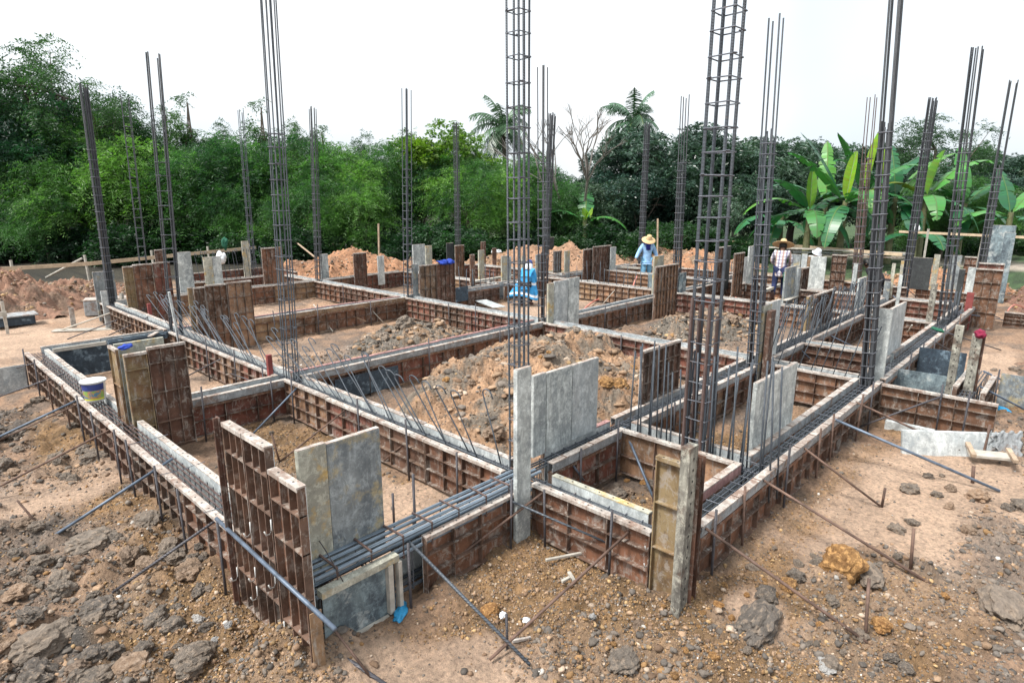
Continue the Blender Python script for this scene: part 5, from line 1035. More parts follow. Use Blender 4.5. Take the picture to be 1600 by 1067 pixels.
def person(label, pos, face, s=1., lean=0., head_down=.3, arms=None, knees=0., shirt='shirtblue', trouser='jeans', hat=None, scarf=None, boots=False, hip=.92, stride=.12, longshirt=0.):
    t = empty('person', pos, label, 'person', rot=(0, 0, face)); t.scale = (s, s, s); H0 = Vector((0, 0, hip)); R = Matrix.Rotation(-lean, 3, 'X')
    def up(x, y, z): return H0 + R @ Vector((x, y, z - .92))
    hd = Matrix.Rotation(-lean * .55 - head_down, 3, 'X'); nk = up(0, 0, 1.43)
    def he(x, y, z): return nk + hd @ Vector((x, y, z))
    arms = arms or [((-.27, .04, 1.13), (-.31, .16, .90)), ((.27, .04, 1.13), (.30, .18, .92))]
    J = {'pelvis': (H0, .12), 'waist': (up(0, .0, 1.08), .105), 'chest': (up(0, .0, 1.27), .12), 'neck0': (up(0, 0, 1.40), .06), 'neck': (nk, .052), 'jaw': (he(0, .03, .06), .06), 'head': (he(0, .015, .14), .088), 'crown': (he(0, 0, .21), .07), 'nose': (he(0, .105, .115), .014)}
    ch = [['pelvis', 'waist', 'chest', 'neck0', 'neck', 'jaw', 'head', 'crown'], ['jaw', 'nose']]
    for k, sx in ((0, -1), (1, 1)):
        q = 'lr'[k]; J['sh' + q] = (up(sx * .17, 0, 1.37), .06); e = up(*arms[k][0]); w = up(*arms[k][1]); J['el' + q] = (e, .042); J['wr' + q] = (w, .028); d = (w - e).normalized(); J['pa' + q] = (w + d * .06, (.038, .02))
        ch += [['chest', 'sh' + q, 'el' + q, 'wr' + q, 'pa' + q]]
        side = d.cross(Vector((0, 0, 1))); side = side.normalized() if side.length > .1 else Vector((1, 0, 0)); fw_ = side.cross(d)
        for i, (o_, l_) in enumerate(((-.027, .060), (-.009, .070), (.009, .066), (.027, .052))):
            b0 = w + d * .085 + side * o_; b1 = b0 + d * l_ * .5 - fw_ * .004; b2 = b1 + d * l_ * .4 - fw_ * .022
            J[f'f{i}a{q}'] = (b0, .0095); J[f'f{i}b{q}'] = (b1, .0085); J[f'f{i}c{q}'] = (b2, .007); ch += [['pa' + q, f'f{i}a{q}', f'f{i}b{q}', f'f{i}c{q}']]
        J['t1' + q] = (w + d * .035 - side * .042, .010); J['t2' + q] = (w + d * .075 - side * .06 - fw_ * .01, .008); ch += [['pa' + q, 't1' + q, 't2' + q]]
        sy = stride * sx; J['hi' + q] = (H0 + Vector((sx * .09, 0, -.04)), .095); J['kn' + q] = (Vector((sx * .11, knees + sy * .5 + .02, hip * .53)), .058); J['an' + q] = (Vector((sx * .12, sy - .02, .08)), .040); J['to' + q] = (Vector((sx * .135, sy + .15, .035)), .035)
        ch += [['pelvis', 'hi' + q, 'kn' + q, 'an' + q, 'to' + q]]
    skin('body', J, ch, 'skin', t)
    C = {n: (p, r) for n, (p, r) in J.items()}
    def cl(n, f, add=0): p, r = J[n]; r = r[0] if isinstance(r, tuple) else r; return (p, r * f + add)
    Sx = {n: cl(n, 1.12, .018) for n in ('pelvis', 'waist', 'chest', 'shl', 'shr', 'ell', 'elr')}; Sx['neck0'] = (J['neck0'][0], .068); Sx['wrl'] = cl('wrl', 1, .022); Sx['wrr'] = cl('wrr', 1, .022)
    Sx['hem'] = (H0 + Vector((0, 0, -.10 - longshirt)), .165); Sx['chest'] = (J['chest'][0], .155); Sx['waist'] = (J['waist'][0], .145); Sx['pelvis'] = (J['pelvis'][0], .160)
    skin('shirt', Sx, [['pelvis', 'waist', 'chest', 'neck0'], ['pelvis', 'hem'], ['chest', 'shl', 'ell', 'wrl'], ['chest', 'shr', 'elr', 'wrr']], shirt, t)
    Tx = {'pelvis': (J['pelvis'][0], .135)}; tc = []
    for q in 'lr':
        Tx['hi' + q] = cl('hi' + q, 1, .012); Tx['kn' + q] = cl('kn' + q, 1, .022); Tx['an' + q] = (J['an' + q][0] + Vector((0, 0, .03)), .062); tc += [['pelvis', 'hi' + q, 'kn' + q, 'an' + q]]
        bt = {'a': (J['an' + q][0] + Vector((0, 0, .22 if boots else .03)), .062), 'b': (J['an' + q][0], .055), 'c': (J['to' + q][0] + Vector((0, .03, .01)), .045)}; skin('boot', bt, [['a', 'b', 'c']], 'boot', t)
    skin('trousers', Tx, tc, trouser, t)
    def on_head(mb, name, m_, z=.0): o = mb.build(name, m_, t, tuple(he(0, 0, z)), (-lean * .55 - head_down, 0, 0), smooth=True); return o
    if hat == 'straw': mb = MB(); lathe(mb, [(.001, .335), (.05, .333), (.078, .315), (.092, .215), (.10, .205), (.16, .185), (.225, .15), (.228, .145), (.16, .175), (.09, .19)]); on_head(mb, 'straw_hat', 'straw')
    if hat == 'wide': mb = MB(); lathe(mb, [(.001, .34), (.045, .338), (.075, .32), (.095, .22), (.105, .21), (.2, .195), (.29, .175), (.292, .168), (.2, .18), (.09, .19)]); on_head(mb, 'straw_hat', 'straw')
    if hat == 'bucket': mb = MB(); lathe(mb, [(.001, .30), (.06, .298), (.095, .27), (.105, .19), (.17, .13), (.172, .125), (.10, .17)]); on_head(mb, 'bucket_hat', 'cloakw')
    if hat == 'cap': mb = MB(); lathe(mb, [(.001, .28), (.06, .275), (.098, .22), (.108, .14), (.11, .06), (.10, .06), (.098, .13)]); on_head(mb, 'cap', 'navy'); mb = MB(); lathe(mb, [(.112, .14), (.125, .03), (.16, -.07), (.15, -.075), (.11, .03)]); on_head(mb, 'neck_cloth', 'cloakw')
    if not hat: mb = MB(); lathe(mb, [(.001, .285), (.06, .275), (.092, .22), (.1, .14), (.092, .07), (.085, .07)]); on_head(mb, 'hair', 'hair')
    if hat in ('straw', 'wide'): mb = MB(); lathe(mb, [(.095, .22), (.104, .15), (.10, .06), (.092, .06)]); on_head(mb, 'hair', 'hair')
    if scarf: mb = MB(); lathe(mb, [(.085, .10), (.10, .03), (.15, -.06), (.19, -.12), (.17, -.13), (.10, -.02)], 20); on_head(mb, 'scarf', scarf)
    for sx in (-1, 1):
        MB().tube([he(sx * .032, .088, .135), he(sx * .032, .094, .135)], .010, 8).build('eye', 'hair', t); MB().tube([he(sx * .088, .0, .12), he(sx * .098, -.005, .14)], .018, 7).build('ear', 'skin', t)
    MB().tube([he(-.022, .092, .075), he(0, .098, .073), he(.022, .092, .075)], .006, 6).build('mouth', 'redpaint', t)
    return t
fc = math.atan2(-F_.y, -F_.x) - PI / 2        # facing the camera
person('worker in light blue shirt, washed jeans and straw hat looking down', (18.4, 11.15, .0), fc + .05, 1.02, .12, .45, [((.30, -.02, 1.12), (.33, .10, .90))[::1] if 0 else ((-.28, .02, 1.13), (-.33, .14, .93)), ((.31, .06, 1.14), (.42, .20, .98))], 0, hat='straw', scarf='deepblue', stride=.08)
t2 = person('worker in plaid shirt and wide straw hat seen from behind, in boots', (17.25, 6.28, .22), fc + PI - .5, .97, .32, .25, [((-.26, .12, 1.15), (-.12, .34, 1.05)), ((.26, .12, 1.15), (.14, .34, 1.05))], .05, 'plaid', 'navycloth', 'wide', boots=True, longshirt=.16, stride=.16)
MB().box(.13, .19, -.12, -.04, .3, .82, 0, .02).build('hanging_cloth', 'greencloth', t2)
person('worker with white bucket hat mostly hidden behind the grey boards', (21.3, 6.95, 0), fc + .4, .95, .75, .1, None, .12, 'cloakw', 'navycloth', 'bucket', hip=.82)
person('worker in black bending behind the brown column at right', (18.9, 4.15, 0), fc + PI + .6, .98, .85, .1, None, .12, 'darkcloth', 'darkcloth', None, hip=.80)
t3 = person('crouching worker wrapped in a bright sky blue cloak with blue and white cap', (12.75, 11.55, 0), fc + PI - .35, .90, .55, .1, [((-.22, .2, 1.1), (-.1, .4, 1.0)), ((.22, .2, 1.1), (.1, .4, 1.0))], .12, 'cloak', 'darkcloth', 'cap', hip=.72)
# the cloak: a thick cloth shell flaring from the shoulders to the left
n = 26; k = 12; vs = []
for i in range(k + 1):
    q = i / k
    for j in range(n + 1):
        a = PI * (-.15 + 1.3 * j / n); rx = .155 + .20 * q + .035 * math.sin(j * 1.9) * q; ry = .14 + .13 * q + .03 * math.sin(j * 2.3 + 1) * q
        flare = max(0, math.cos(a - PI * .93)) ** 2 * .30 * q ** 1.2
        vs.append((rx * math.cos(a) * 1.05 - flare, .26 - .14 * q - ry * math.sin(a), 1.10 - .84 * q - .07 * q * math.sin(a * 2 + 1)))
mb = MB(); mb.add(vs, [(i * (n + 1) + j, i * (n + 1) + j + 1, (i + 1) * (n + 1) + j + 1, (i + 1) * (n + 1) + j) for i in range(k) for j in range(n)], 0); mb.m = [1 if (f_ // n) in (5, 10) else 0 for f_ in range(len(mb.f))]
o = mb.build('cloak', ['cloak', 'cloakw'], t3, smooth=True); sd = o.modifiers.new('thick', 'SOLIDIFY'); sd.thickness = .012; sb = o.modifiers.new('s', 'SUBSURF'); sb.levels = sb.render_levels = 1
# ---------------------------------------------------------------- vegetation
def leaf_mat(name, rough=.5, tr=.3):
    m, nt, b = mat(name, rough); a = nd(nt, 'ShaderNodeVertexColor', layer_name='Col'); _, r = coords(nt)
    c = mixc(nt, .8, a.outputs['Color'], ramp(nt, r, [(0, (.45, .62, .75)), (.5, (.95, 1, 1)), (1, (1.35, 1.22, .85))]), 'MULTIPLY')
    L(nt, c, b.inputs['Base Color']); tl = nd(nt, 'ShaderNodeBsdfTranslucent'); L(nt, mixc(nt, 1.0, c, (1.35, 1.7, .9), 'MULTIPLY'), tl.inputs['Color'])
    mx = nd(nt, 'ShaderNodeMixShader'); mx.inputs[0].default_value = tr; L(nt, b.outputs[0], mx.inputs[1]); L(nt, tl.outputs[0], mx.inputs[2]); L(nt, mx.outputs[0], nt.nodes['Material Output'].inputs['Surface']); return m
M['leaf'] = leaf_mat('leaf', .5, .38); M['leafgloss'] = leaf_mat('glossy_leaf', .35, .15)
M['bark'] = simple('bark', (.13, .105, .085), .9, 0, .35, 14, .5); M['barkpale'] = simple('pale_bark', (.17, .155, .14), .9, 0, .3, 14, .4)
def norm(a): return a / np.maximum(np.linalg.norm(a, axis=-1, keepdims=True), 1e-9)
def crown_mesh(name, clumps, nspray, nleaf, slen, ll, lw, droop, c1, c2, m='leaf', shell=.55, seed=1, up=.25, sizes=None):
    """clumps (x,y,z,r): sprays of paired leaflets grown through each clump"""
    g = np.random.default_rng(seed); cl = np.array(clumps); w = cl[:, 3] ** 2; ci = g.choice(len(cl), nspray, p=w / w.sum())
    d = norm(g.normal(size=(nspray, 3)) + np.array((0, 0, up))); rad = cl[ci, 3] * (shell + (1 - shell) * g.uniform(0, 1, nspray))
    o = cl[ci, :3] + d * rad[:, None] * np.array((1, 1, .85)); sd = norm(d * np.array((1, 1, .5)) + .7 * g.normal(size=(nspray, 3))); L_ = slen * g.uniform(.6, 1.3, nspray)
    t = (np.arange(nleaf) // 2 + .5) / (nleaf / 2); sg = np.where(np.arange(nleaf) % 2, 1, -1)
    P = o[:, None] + sd[:, None] * (L_[:, None, None] * t[None, :, None]); P[..., 2] -= droop * (t ** 2)[None] * L_[:, None]
    side = norm(np.cross(sd, np.array((0, 0, 1.)) + .5 * g.normal(size=(nspray, 3))))
    la = norm(side[:, None] * sg[None, :, None] + .45 * sd[:, None] + .35 * g.normal(size=(nspray, nleaf, 3)) - np.array((0, 0, droop * .6))); wd = norm(np.cross(la, norm(np.cross(la, sd[:, None])) + .01) + .5 * g.normal(size=(nspray, nleaf, 3)))
    l = ll * g.uniform(.7, 1.2, (nspray, nleaf, 1)); w_ = lw * g.uniform(.7, 1.2, (nspray, nleaf, 1))
    V = np.stack([P, P + la * l * .5 + wd * w_ * .5, P + la * l, P + la * l * .5 - wd * w_ * .5], 2).reshape(-1, 3); n = nspray * nleaf; Fq = np.arange(n * 4).reshape(n, 4)
    mx = g.uniform(0, 1, len(cl))[ci] * .6 + g.uniform(0, .4, nspray); col = np.array(c1) + (np.array(c2) - np.array(c1)) * mx[:, None]; col = np.repeat(col, nleaf * 4, axis=0) * np.repeat(g.uniform(.75, 1.25, (n, 1)), 4, axis=0)
    return np_mesh(name, V, Fq, m, np.clip(col, .003, 1))
def clumps_in(n, rx, rz, r0, r1, seed, zc=0., flat=1.):
    g = np.random.default_rng(seed); d = norm(g.normal(size=(n, 3))); q = g.uniform(.15, 1, n) ** .5
    return [(d[i, 0] * rx * q[i], d[i, 1] * rx * q[i], zc + d[i, 2] * rz * q[i] * flat, g.uniform(r0, r1)) for i in range(n)]
def trunk_mesh(h, r, clumps, m='bark', zb=0., n=9):
    mb = MB(); k = 5; pts = [(random.uniform(-.05, .05) * h * .4 * (i > 0), random.uniform(-.05, .05) * h * .4 * (i > 0), h * i / k) for i in range(k + 1)]
    mb.tube(pts, r, 8, r2=r * .45); top = Vector(pts[-1])
    for c in random.sample(list(clumps), min(n, len(clumps))):
        s_ = Vector(pts[random.randint(2, k)]); e = Vector(c[:3]); mid = (s_ + e) / 2 + Vector((random.uniform(-.2, .2), random.uniform(-.2, .2), random.uniform(-.1, .25))); mb.tube([s_, mid, e], r * .4, 5, r2=r * .08)
    return mb.mesh('trunk', m)
PROTO = {}
def proto(key, nclump, rx, rz, r0, r1, zc, th, tr, seed, bark='bark', **k):
    cl = clumps_in(nclump, rx, rz, r0, r1, seed, zc); PROTO.setdefault(key, []).append((crown_mesh('crown', cl, seed=seed, **k), trunk_mesh(th, tr, cl, bark), zc + rz + r1 * .5))
LG1, LG2 = (.005, .040, .022), (.15, .31, .062); DG1, DG2 = (.006, .030, .017), (.035, .105, .045); MG1, MG2 = (.012, .036, .024), (.085, .145, .095); BG1, BG2 = (.035, .10, .015), (.15, .24, .03)
for s in range(4): proto('feather', 15, 1.95, 1.9, .40, .80, 2.6, 2.4, .10, 100 + s, nspray=1500, nleaf=20, slen=.85, ll=.15, lw=.032, droop=.45, shell=.72, up=.5, c1=LG1, c2=LG2)
for s in range(2): proto('darkfeather', 26, 2.4, 2.3, .6, 1.0, 4.0, 4.0, .15, 110 + s, nspray=2100, nleaf=16, slen=.75, ll=.16, lw=.05, droop=.35, c1=DG1, c2=DG2)
for s in range(2): proto('airy', 26, 2.2, 2.6, .35, .65, 5.2, 5.5, .13, 120 + s, nspray=1150, nleaf=12, slen=.5, ll=.13, lw=.045, droop=.5, c1=(.02, .055, .022), c2=(.05, .11, .035), shell=.2)
for s in range(2): proto('mango', 28, 2.5, 1.8, .6, 1.05, 3.3, 3.2, .17, 130 + s, nspray=3600, nleaf=10, slen=.2, ll=.19, lw=.06, droop=.5, c1=MG1, c2=MG2, m='leafgloss')
for s in range(2): proto('bush', 16, 1.5, .75, .4, .7, .8, .8, .05, 140 + s, nspray=1500, nleaf=8, slen=.25, ll=.15, lw=.07, droop=.3, c1=(.008, .03, .012), c2=(.032, .085, .026))
for s in range(1): proto('round', 24, 2.0, 1.6, .6, .9, 4.2, 4.0, .14, 150 + s, nspray=2600, nleaf=8, slen=.25, ll=.17, lw=.09, droop=.2, c1=BG1, c2=(.13, .22, .025))
for s in range(2): proto('sapling', 12, .45, 1.9, .22, .4, 3.6, 5.2, .05, 160 + s, nspray=420, nleaf=12, slen=.4, ll=.12, lw=.04, droop=.5, c1=(.03, .075, .025), c2=(.09, .16, .05), shell=.2)
def tree(key, x, D, ytop, label, group, wid=1., cat='tree', name='tree'):
    cm, tm, h0 = PROTO[key][int(abs(x * 7 + D * 3)) % len(PROTO[key])]; p = at(x, D); d = math.hypot(p.x, p.y); h = max(.8, H + D * (YH - ytop) / FPX) if ytop < 400 else .9
    s = h / h0; sxy = max(.55, min(1.6, s)) * wid; t = empty(name, (p.x, p.y, -.05), label, cat, group, rot=(0, 0, random.uniform(0, 6.28))); t.scale = (sxy, sxy, s)
    link('crown', cm, t); link('trunk', tm, t); return t
GT = 'trees behind the site rail'
far = [('darkfeather', -70, 31, 60), ('airy', -40, 30, 40), ('airy', 60, 31, 62), ('darkfeather', 20, 34, 120), ('airy', 118, 32, 52), ('darkfeather', 90, 31, 150), ('darkfeather', 165, 33, 150), ('airy', 165, 31, 115), ('darkfeather', 235, 33, 205), ('darkfeather', 300, 34, 225), ('darkfeather', 370, 34, 215),
       ('darkfeather', 440, 35, 215), ('darkfeather', 520, 35, 230), ('darkfeather', 590, 36, 235), ('darkfeather', 640, 36, 230), ('darkfeather', 760, 36, 240), ('darkfeather', 850, 36, 245), ('darkfeather', 920, 37, 262)]
for i, (k_, x, D, y) in enumerate(far):
    if k_ == 'airy': tree(k_, x, D, y, 'tall open crowned tree against the sky at the upper left', 'tall open trees at upper left')
    else: tree(k_, x, D, y, 'dark feathery tree in the back row left of the palms', 'dark trees in the back row')
for i, (x, D, y) in enumerate([(-50, 29.5, 235), (40, 30, 232), (120, 30.5, 215), (205, 31, 185), (262, 31.5, 225), (335, 31, 205), (392, 32, 212), (450, 32, 190), (505, 33, 205), (560, 32, 225), (610, 33, 235), (655, 33, 222), (750, 32, 235), (805, 31, 245), (845, 32, 250), (560, 30, 262), (475, 29.5, 262), (730, 30.5, 255), (410, 29.5, 275), (100, 28.6, 262), (60, 28.4, 300), (345, 30, 275)]):
    tree('feather', x, D, y, 'bright feathery leaved tree in the front row behind the rail', 'feathery trees in the front row')
for x, D, y in [(225, 32, 150), (350, 33, 178), (470, 33, 178), (575, 34, 196), (735, 34, 212), (828, 34, 228)]: tree('airy', x, D, y, 'loose crowned tree rising unevenly above the green front row', 'loose crowned trees above the front row', .75)
tree('round', 692, 34, 198, 'dense round bright green crown right of the pink grey bar tops', None, 1.15)
tree('sapling', 305, 32, 150, 'spindly sapling rising above the trees at left', None); tree('sapling', 418, 33, 158, 'spindly sapling behind the cage with eight bare bars', None); tree('sapling', 275, 33, 168, 'thin leafy shoot left of the spindly sapling', None); tree('sapling', 640, 34, 200, 'sapling tip left of the round bright crown', None, .8); tree('sapling', 510, 34, 196, 'sapling tip above the trees left of the middle', None, .8)
for i, (x, D, y) in enumerate([(985, 37, 205), (1035, 36, 190), (1085, 37, 200), (1140, 37, 212), (1190, 38, 215), (1240, 39, 205), (1300, 39, 222), (1375, 40, 222), (1500, 42, 225), (1560, 41, 235), (1620, 41, 240), (1660, 38, 230)]):
    tree('mango', x, D, y, 'dark glossy leaved mango like tree behind the right half of the site', 'dark glossy trees at the right', 1.15)
for i, (x, D, y) in enumerate([(1000, 33, 262), (1100, 33, 270), (1180, 34, 265), (950, 33, 270), (1420, 35, 250), (1540, 36, 262), (1600, 35, 262)]):
    tree('mango', x, D, y, 'lower dark glossy tree in front of the taller ones', 'lower dark trees at the right', 1.1)
tree('airy', 1452, 37, 168, 'tall loose crowned tree above the banana plants', None, 1.25); tree('airy', 1500, 40, 195, 'loose crowned tree right of the tall one behind the banana plants', None, 1.1)
for x, D, y in [(880, 31, 300), (940, 31, 330), (1485, 30, 290), (1545, 30, 280), (1450, 31, 290)]: tree('feather', x, D, y, 'light green tree filling the gap among the dark ones', 'light green fill trees')
for i, x in enumerate(list(range(-60, 1000, 52)) + [1040, 1100, 1160]):
    tree('bush', x, 28.6 + (i * 7 % 5) * .45, 335 + (i * 13 % 30), 'dark green bush at the foot of the trees behind the rail', 'bushes behind the rail', 1.2, 'bush', 'bush')
for i, x in enumerate((1190, 1290, 1380, 1470, 1530, 1590, 1650)): tree('bush', x, 32 + (i % 3), 360, 'low green bush under the banana plants', 'bushes under the banana plants', 1.2, 'bush', 'bush')
# bare tree
def bare(mb, p, d, l, r, dep):
    q = p + d * l; m_ = (p + q) / 2 + Vector((random.uniform(-.05, .05), random.uniform(-.05, .05), 0)) * l; mb.tube([p, m_, q], r, 6, r2=r * .68)
    if dep == 0: return
    for _ in range(3 if dep in (4, 2, 1) else 2):
        nd_ = (d + Vector((random.gauss(0, .42), random.gauss(0, .42), random.uniform(-.05, .30)))).normalized(); bare(mb, q, nd_, l * random.uniform(.62, .82), r * .62, dep - 1)
random.seed(21); mb = MB(); bare(mb, Vector((0, 0, 0)), Vector((.0, 0, 1)), 2.3, .13, 5); bare(mb, Vector((.0, 0, .4)), Vector((-.45, .3, 1)).normalized(), 2.2, .10, 4)
bt = empty('bare_tree', tuple(at(912, 31)), 'leafless pale grey tree standing between the palms', 'tree'); mb.build('trunk', 'barkpale', bt); random.seed(5)
# palms
def palm(x, D, yc, label):
    p = at(x, D); h = H + D * (YH - yc) / FPX; t = empty('palm_tree', tuple(p), label, 'palm'); mb = MB(); mb.tube([(0, 0, 0), (.3, .1, h * .4), (.1, 0, h * .75), (0, 0, h)], .2, 9, r2=.13); mb.build('trunk', 'bark', t)
    V = []; C = []; g = np.random.default_rng(int(x))
    for i in range(24):
        az = i * 2.4 + g.uniform(-.2, .2); el = [1.25, .95, .6, .25, -.15, -.5][i % 6] + g.uniform(-.12, .12); ln = g.uniform(2.5, 3.3); q = Vector((0, 0, h)); d = Vector((math.cos(az) * math.cos(el), math.sin(az) * math.cos(el), math.sin(el))); k = 40; c = np.array((.055, .11, .06)) * g.uniform(.7, 1.5)
        for j in range(k):
            q2 = q + d * (ln / k); d = (d + Vector((0, 0, -.045))).normalized(); sd = d.cross(Vector((0, 0, 1))).normalized(); ll = .85 * math.sin(PI * min(1, (j + 3) / (k + 4))) ** .6
            for sg in (-1, 1):
                tip = q + sd * (sg * ll * .8) + d * ll * .45 + Vector((0, 0, -.38 * ll - g.uniform(0, .3))) + d * g.uniform(-.15, .15); V += [q, q + d * .08, tip + d * .03, tip]; C += [c] * 4
            V += [q + sd * .03, q2 + sd * .02, q2 - sd * .02, q - sd * .03]; C += [np.array((.12, .15, .05))] * 4; q = q2
    link('crown', np_mesh('crown', np.array([tuple(v) for v in V]), np.arange(len(V)).reshape(-1, 4), 'leafgloss', np.array(C)), t)
palm(787, 50, 208, 'coconut palm behind the tall central rebar column'); palm(985, 52, 200, 'coconut palm above the dark trees right of the bare tree')
# banana plants
def banana(x, D, hs, leaves, label, seed=1):
    g = random.Random(seed); hs *= 1.22; p = at(x, D); t = empty('banana_plant', tuple(p), label, 'banana plant'); mb = MB(); mb.tube([(0, 0, -.05), (.05, .02, hs * .5), (0, 0, hs)], .17, 10, r2=.10); mb.build('stem', M.get('bananastem') or simple('banana_stem', (.13, .13, .06), .6, 0, .4, 6), t)
    for az, el, ln, bend, tone in leaves:
        ln *= 1.25 if tone != 2 else .95; q = Vector((0, 0, hs - .2)); d = Vector((math.cos(az) * math.cos(el), math.sin(az) * math.cos(el), math.sin(el))); k = 22; V = []; F_q = []; C = []
        base = {0: (.03, .13, .05), 1: (.075, .23, .05), 2: (.20, .34, .035), 3: (.12, .16, .03)}[tone]; tears = [g.random() < (.10 if tone == 2 else .26) for _ in range(k + 1)]
        fold = .25 if tone != 2 else .9
        for j in range(k):
            q2 = q + d * (ln / k); d2 = (d + Vector((0, 0, -bend / k * (1 + 1.2 * j / k)))).normalized(); sd = d.cross(Vector((0, 0, 1))); sd = sd.normalized() if sd.length > .05 else Vector((1, 0, 0)); nr = sd.cross(d).normalized()
            f = j / k; f2 = (j + 1) / k; wf = lambda f: (.41 if tone != 2 else .34) * max(0, math.sin(PI * min(1, max(0, (f - .13) / .87)) ** .75)) ** .55
            for sg in (-1, 1):
                e = (sd * sg * math.cos(fold) + nr * math.sin(fold) * (1 if tone == 2 else -.6)); drop = Vector((0, 0, -g.uniform(.0, .12))) if tears[j] else Vector((0, 0, 0)); sh = .88 if tears[j] else 1
                a_, b_ = q + e * wf(f) * sh + drop, q2 + e * wf(f2) * (.82 if tears[j] else 1) + drop
                o = len(V); V += [q, q2, b_, a_]; F_q.append((o, o + 1, o + 2, o + 3)); c = [x_ * g.uniform(.85, 1.15) for x_ in base]; C += [c] * 4
            o = len(V); V += [q + sd * .022, q2 + sd * .018, q2 - sd * .018, q - sd * .022]; V = V[:-4] + [v + nr * .012 for v in V[-4:]]; F_q.append((o, o + 1, o + 2, o + 3)); C += [(.10, .17, .05)] * 4
            q = q2; d = d2
        link('leaf', np_mesh('leaf', np.array([tuple(v) for v in V]), np.array(F_q), 'leafgloss' if tone != 2 else 'leaf', np.array(C)), t)
rt = math.atan2(R_.y, R_.x)   # azimuth pointing to the right of the picture
banana(1268, 27.5, 2.0, [(rt + PI - .1, .75, 2.6, 1.3, 1), (rt + PI - .5, .25, 2.4, 1.2, 0), (rt + PI + .3, 1.0, 2.3, .9, 0), (rt + 1.2, 1.2, 2.3, .4, 2), (rt + .1, .9, 2.2, 1.4, 0), (rt - .8, .2, 2.0, 1.6, 0), (rt + 2.2, .4, 2.2, 1.6, 0), (rt - 1.8, .5, 1.9, 1.8, 1)], 'leftmost banana plant with a long leaf arching to the left', 3)
banana(1322, 27, 2.3, [(rt + PI + .1, .95, 2.9, .6, 1), (rt + .9, 1.25, 2.7, .5, 2), (rt + PI - .6, 1.15, 3.0, .5, 0), (rt + .2, .6, 2.5, 1.6, 0), (rt - .7, .0, 2.2, 1.7, 0), (rt + PI + .8, .1, 2.3, 1.6, 0), (rt - 1.6, .9, 2.0, 1.6, 1), (rt - 2.3, .1, 1.9, 1.5, 0)], 'tall banana plant with upright folded leaves left of the thin brown column', 5)
banana(1352, 28, 2.6, [(rt + .4, 1.4, 3.2, .2, 2), (rt + PI, 1.2, 2.5, .5, 1), (rt + .15, .95, 2.9, 1.1, 1), (rt + PI - .7, .5, 2.6, 1.5, 0), (rt - .5, .4, 2.5, 1.7, 0), (rt + 2, .7, 2.4, 1.3, 0), (rt - 1.9, .6, 2.0, 1.6, 1)], 'tallest banana plant with bright yellow green upright leaves', 7)
banana(1400, 28.5, 2.4, [(rt + .1, 1.05, 2.8, .8, 1), (rt + PI - .2, 1.0, 2.5, 1.0, 0), (rt - .4, .5, 2.4, 1.6, 0), (rt + PI + .5, .2, 2.2, 1.6, 0), (rt + 1.4, 1.25, 2.4, .6, 0), (rt - 1.5, .2, 2.0, 1.5, 0)], 'banana plant between the two dark columns right of centre', 9)
banana(1448, 28, 2.5, [(rt + .15, .95, 3.0, .9, 1), (rt + .4, 1.3, 2.4, .4, 2), (rt + PI, .8, 2.4, 1.2, 3), (rt - .6, .2, 2.3, 1.5, 0), (rt + PI - .9, .4, 2.2, 1.5, 0), (rt - 1.9, .5, 2.0, 1.6, 1)], 'banana plant with a long leaf arching to the right', 11)
banana(1292, 29, 2.2, [(rt + 1.3, 1.3, 2.6, .5, 1), (rt + PI - .3, .9, 2.5, 1.1, 0), (rt + .3, .8, 2.4, 1.3, 1), (rt - .9, .3, 2.2, 1.6, 0), (rt + PI + .8, .4, 2.2, 1.5, 0)], 'banana plant hidden between the two nearest ones at left', 21)
banana(1378, 29.5, 2.5, [(rt + PI + .2, 1.0, 2.8, .9, 0), (rt + .2, 1.1, 2.7, .9, 0), (rt + 1.5, 1.4, 2.6, .4, 2), (rt - .8, .3, 2.3, 1.6, 0), (rt - 2.2, .3, 2.3, 1.5, 1)], 'banana plant directly behind the thin brown column', 22)
banana(1510, 29, 2.2, [(rt + PI + .2, .8, 2.6, 1.1, 0), (rt + .2, .9, 2.6, 1.1, 0), (rt + 1.5, 1.3, 2.4, .4, 1), (rt - .8, .2, 2.3, 1.6, 0), (rt - 2.2, .2, 2.2, 1.5, 0)], 'banana plant left of the tall sheet at the far right', 23)
banana(1225, 30, 1.7, [(rt + PI + .2, .5, 2.3, 1.3, 0), (rt + .2, .7, 2.3, 1.2, 1), (rt - .8, .1, 2.0, 1.6, 0), (rt - 2.2, .2, 2.0, 1.5, 0)], 'low banana plant beside the brown column at right', 24)
banana(1585, 27.5, 1.9, [(rt + PI + .1, .45, 2.3, 1.0, 1), (rt + .3, 1.0, 2.2, 1.0, 1), (rt + PI - .9, .1, 2.0, 1.4, 0), (rt - 1.4, .2, 2.0, 1.3, 0), (rt + 1.5, 1.2, 2.0, .6, 0)], 'banana plant at the far right edge', 13)
banana(1440, 26.5, 1.2, [(rt + PI, .5, 1.9, 1.5, 0), (rt - .2, .4, 1.9, 1.5, 0), (rt - 1.5, .6, 1.6, 1.4, 0), (rt + 1.4, 1.1, 1.8, .8, 0)], 'short banana plant low behind the black board', 15)
banana(915, 30, 1.6, [(rt + PI, .8, 1.9, 1.2, 1), (rt - .3, .6, 1.9, 1.3, 1), (rt - 1.5, .9, 1.6, 1.2, 2), (rt + 1.4, 1.1, 1.8, .8, 0)], 'small banana plant at the foot of the bare tree', 17)
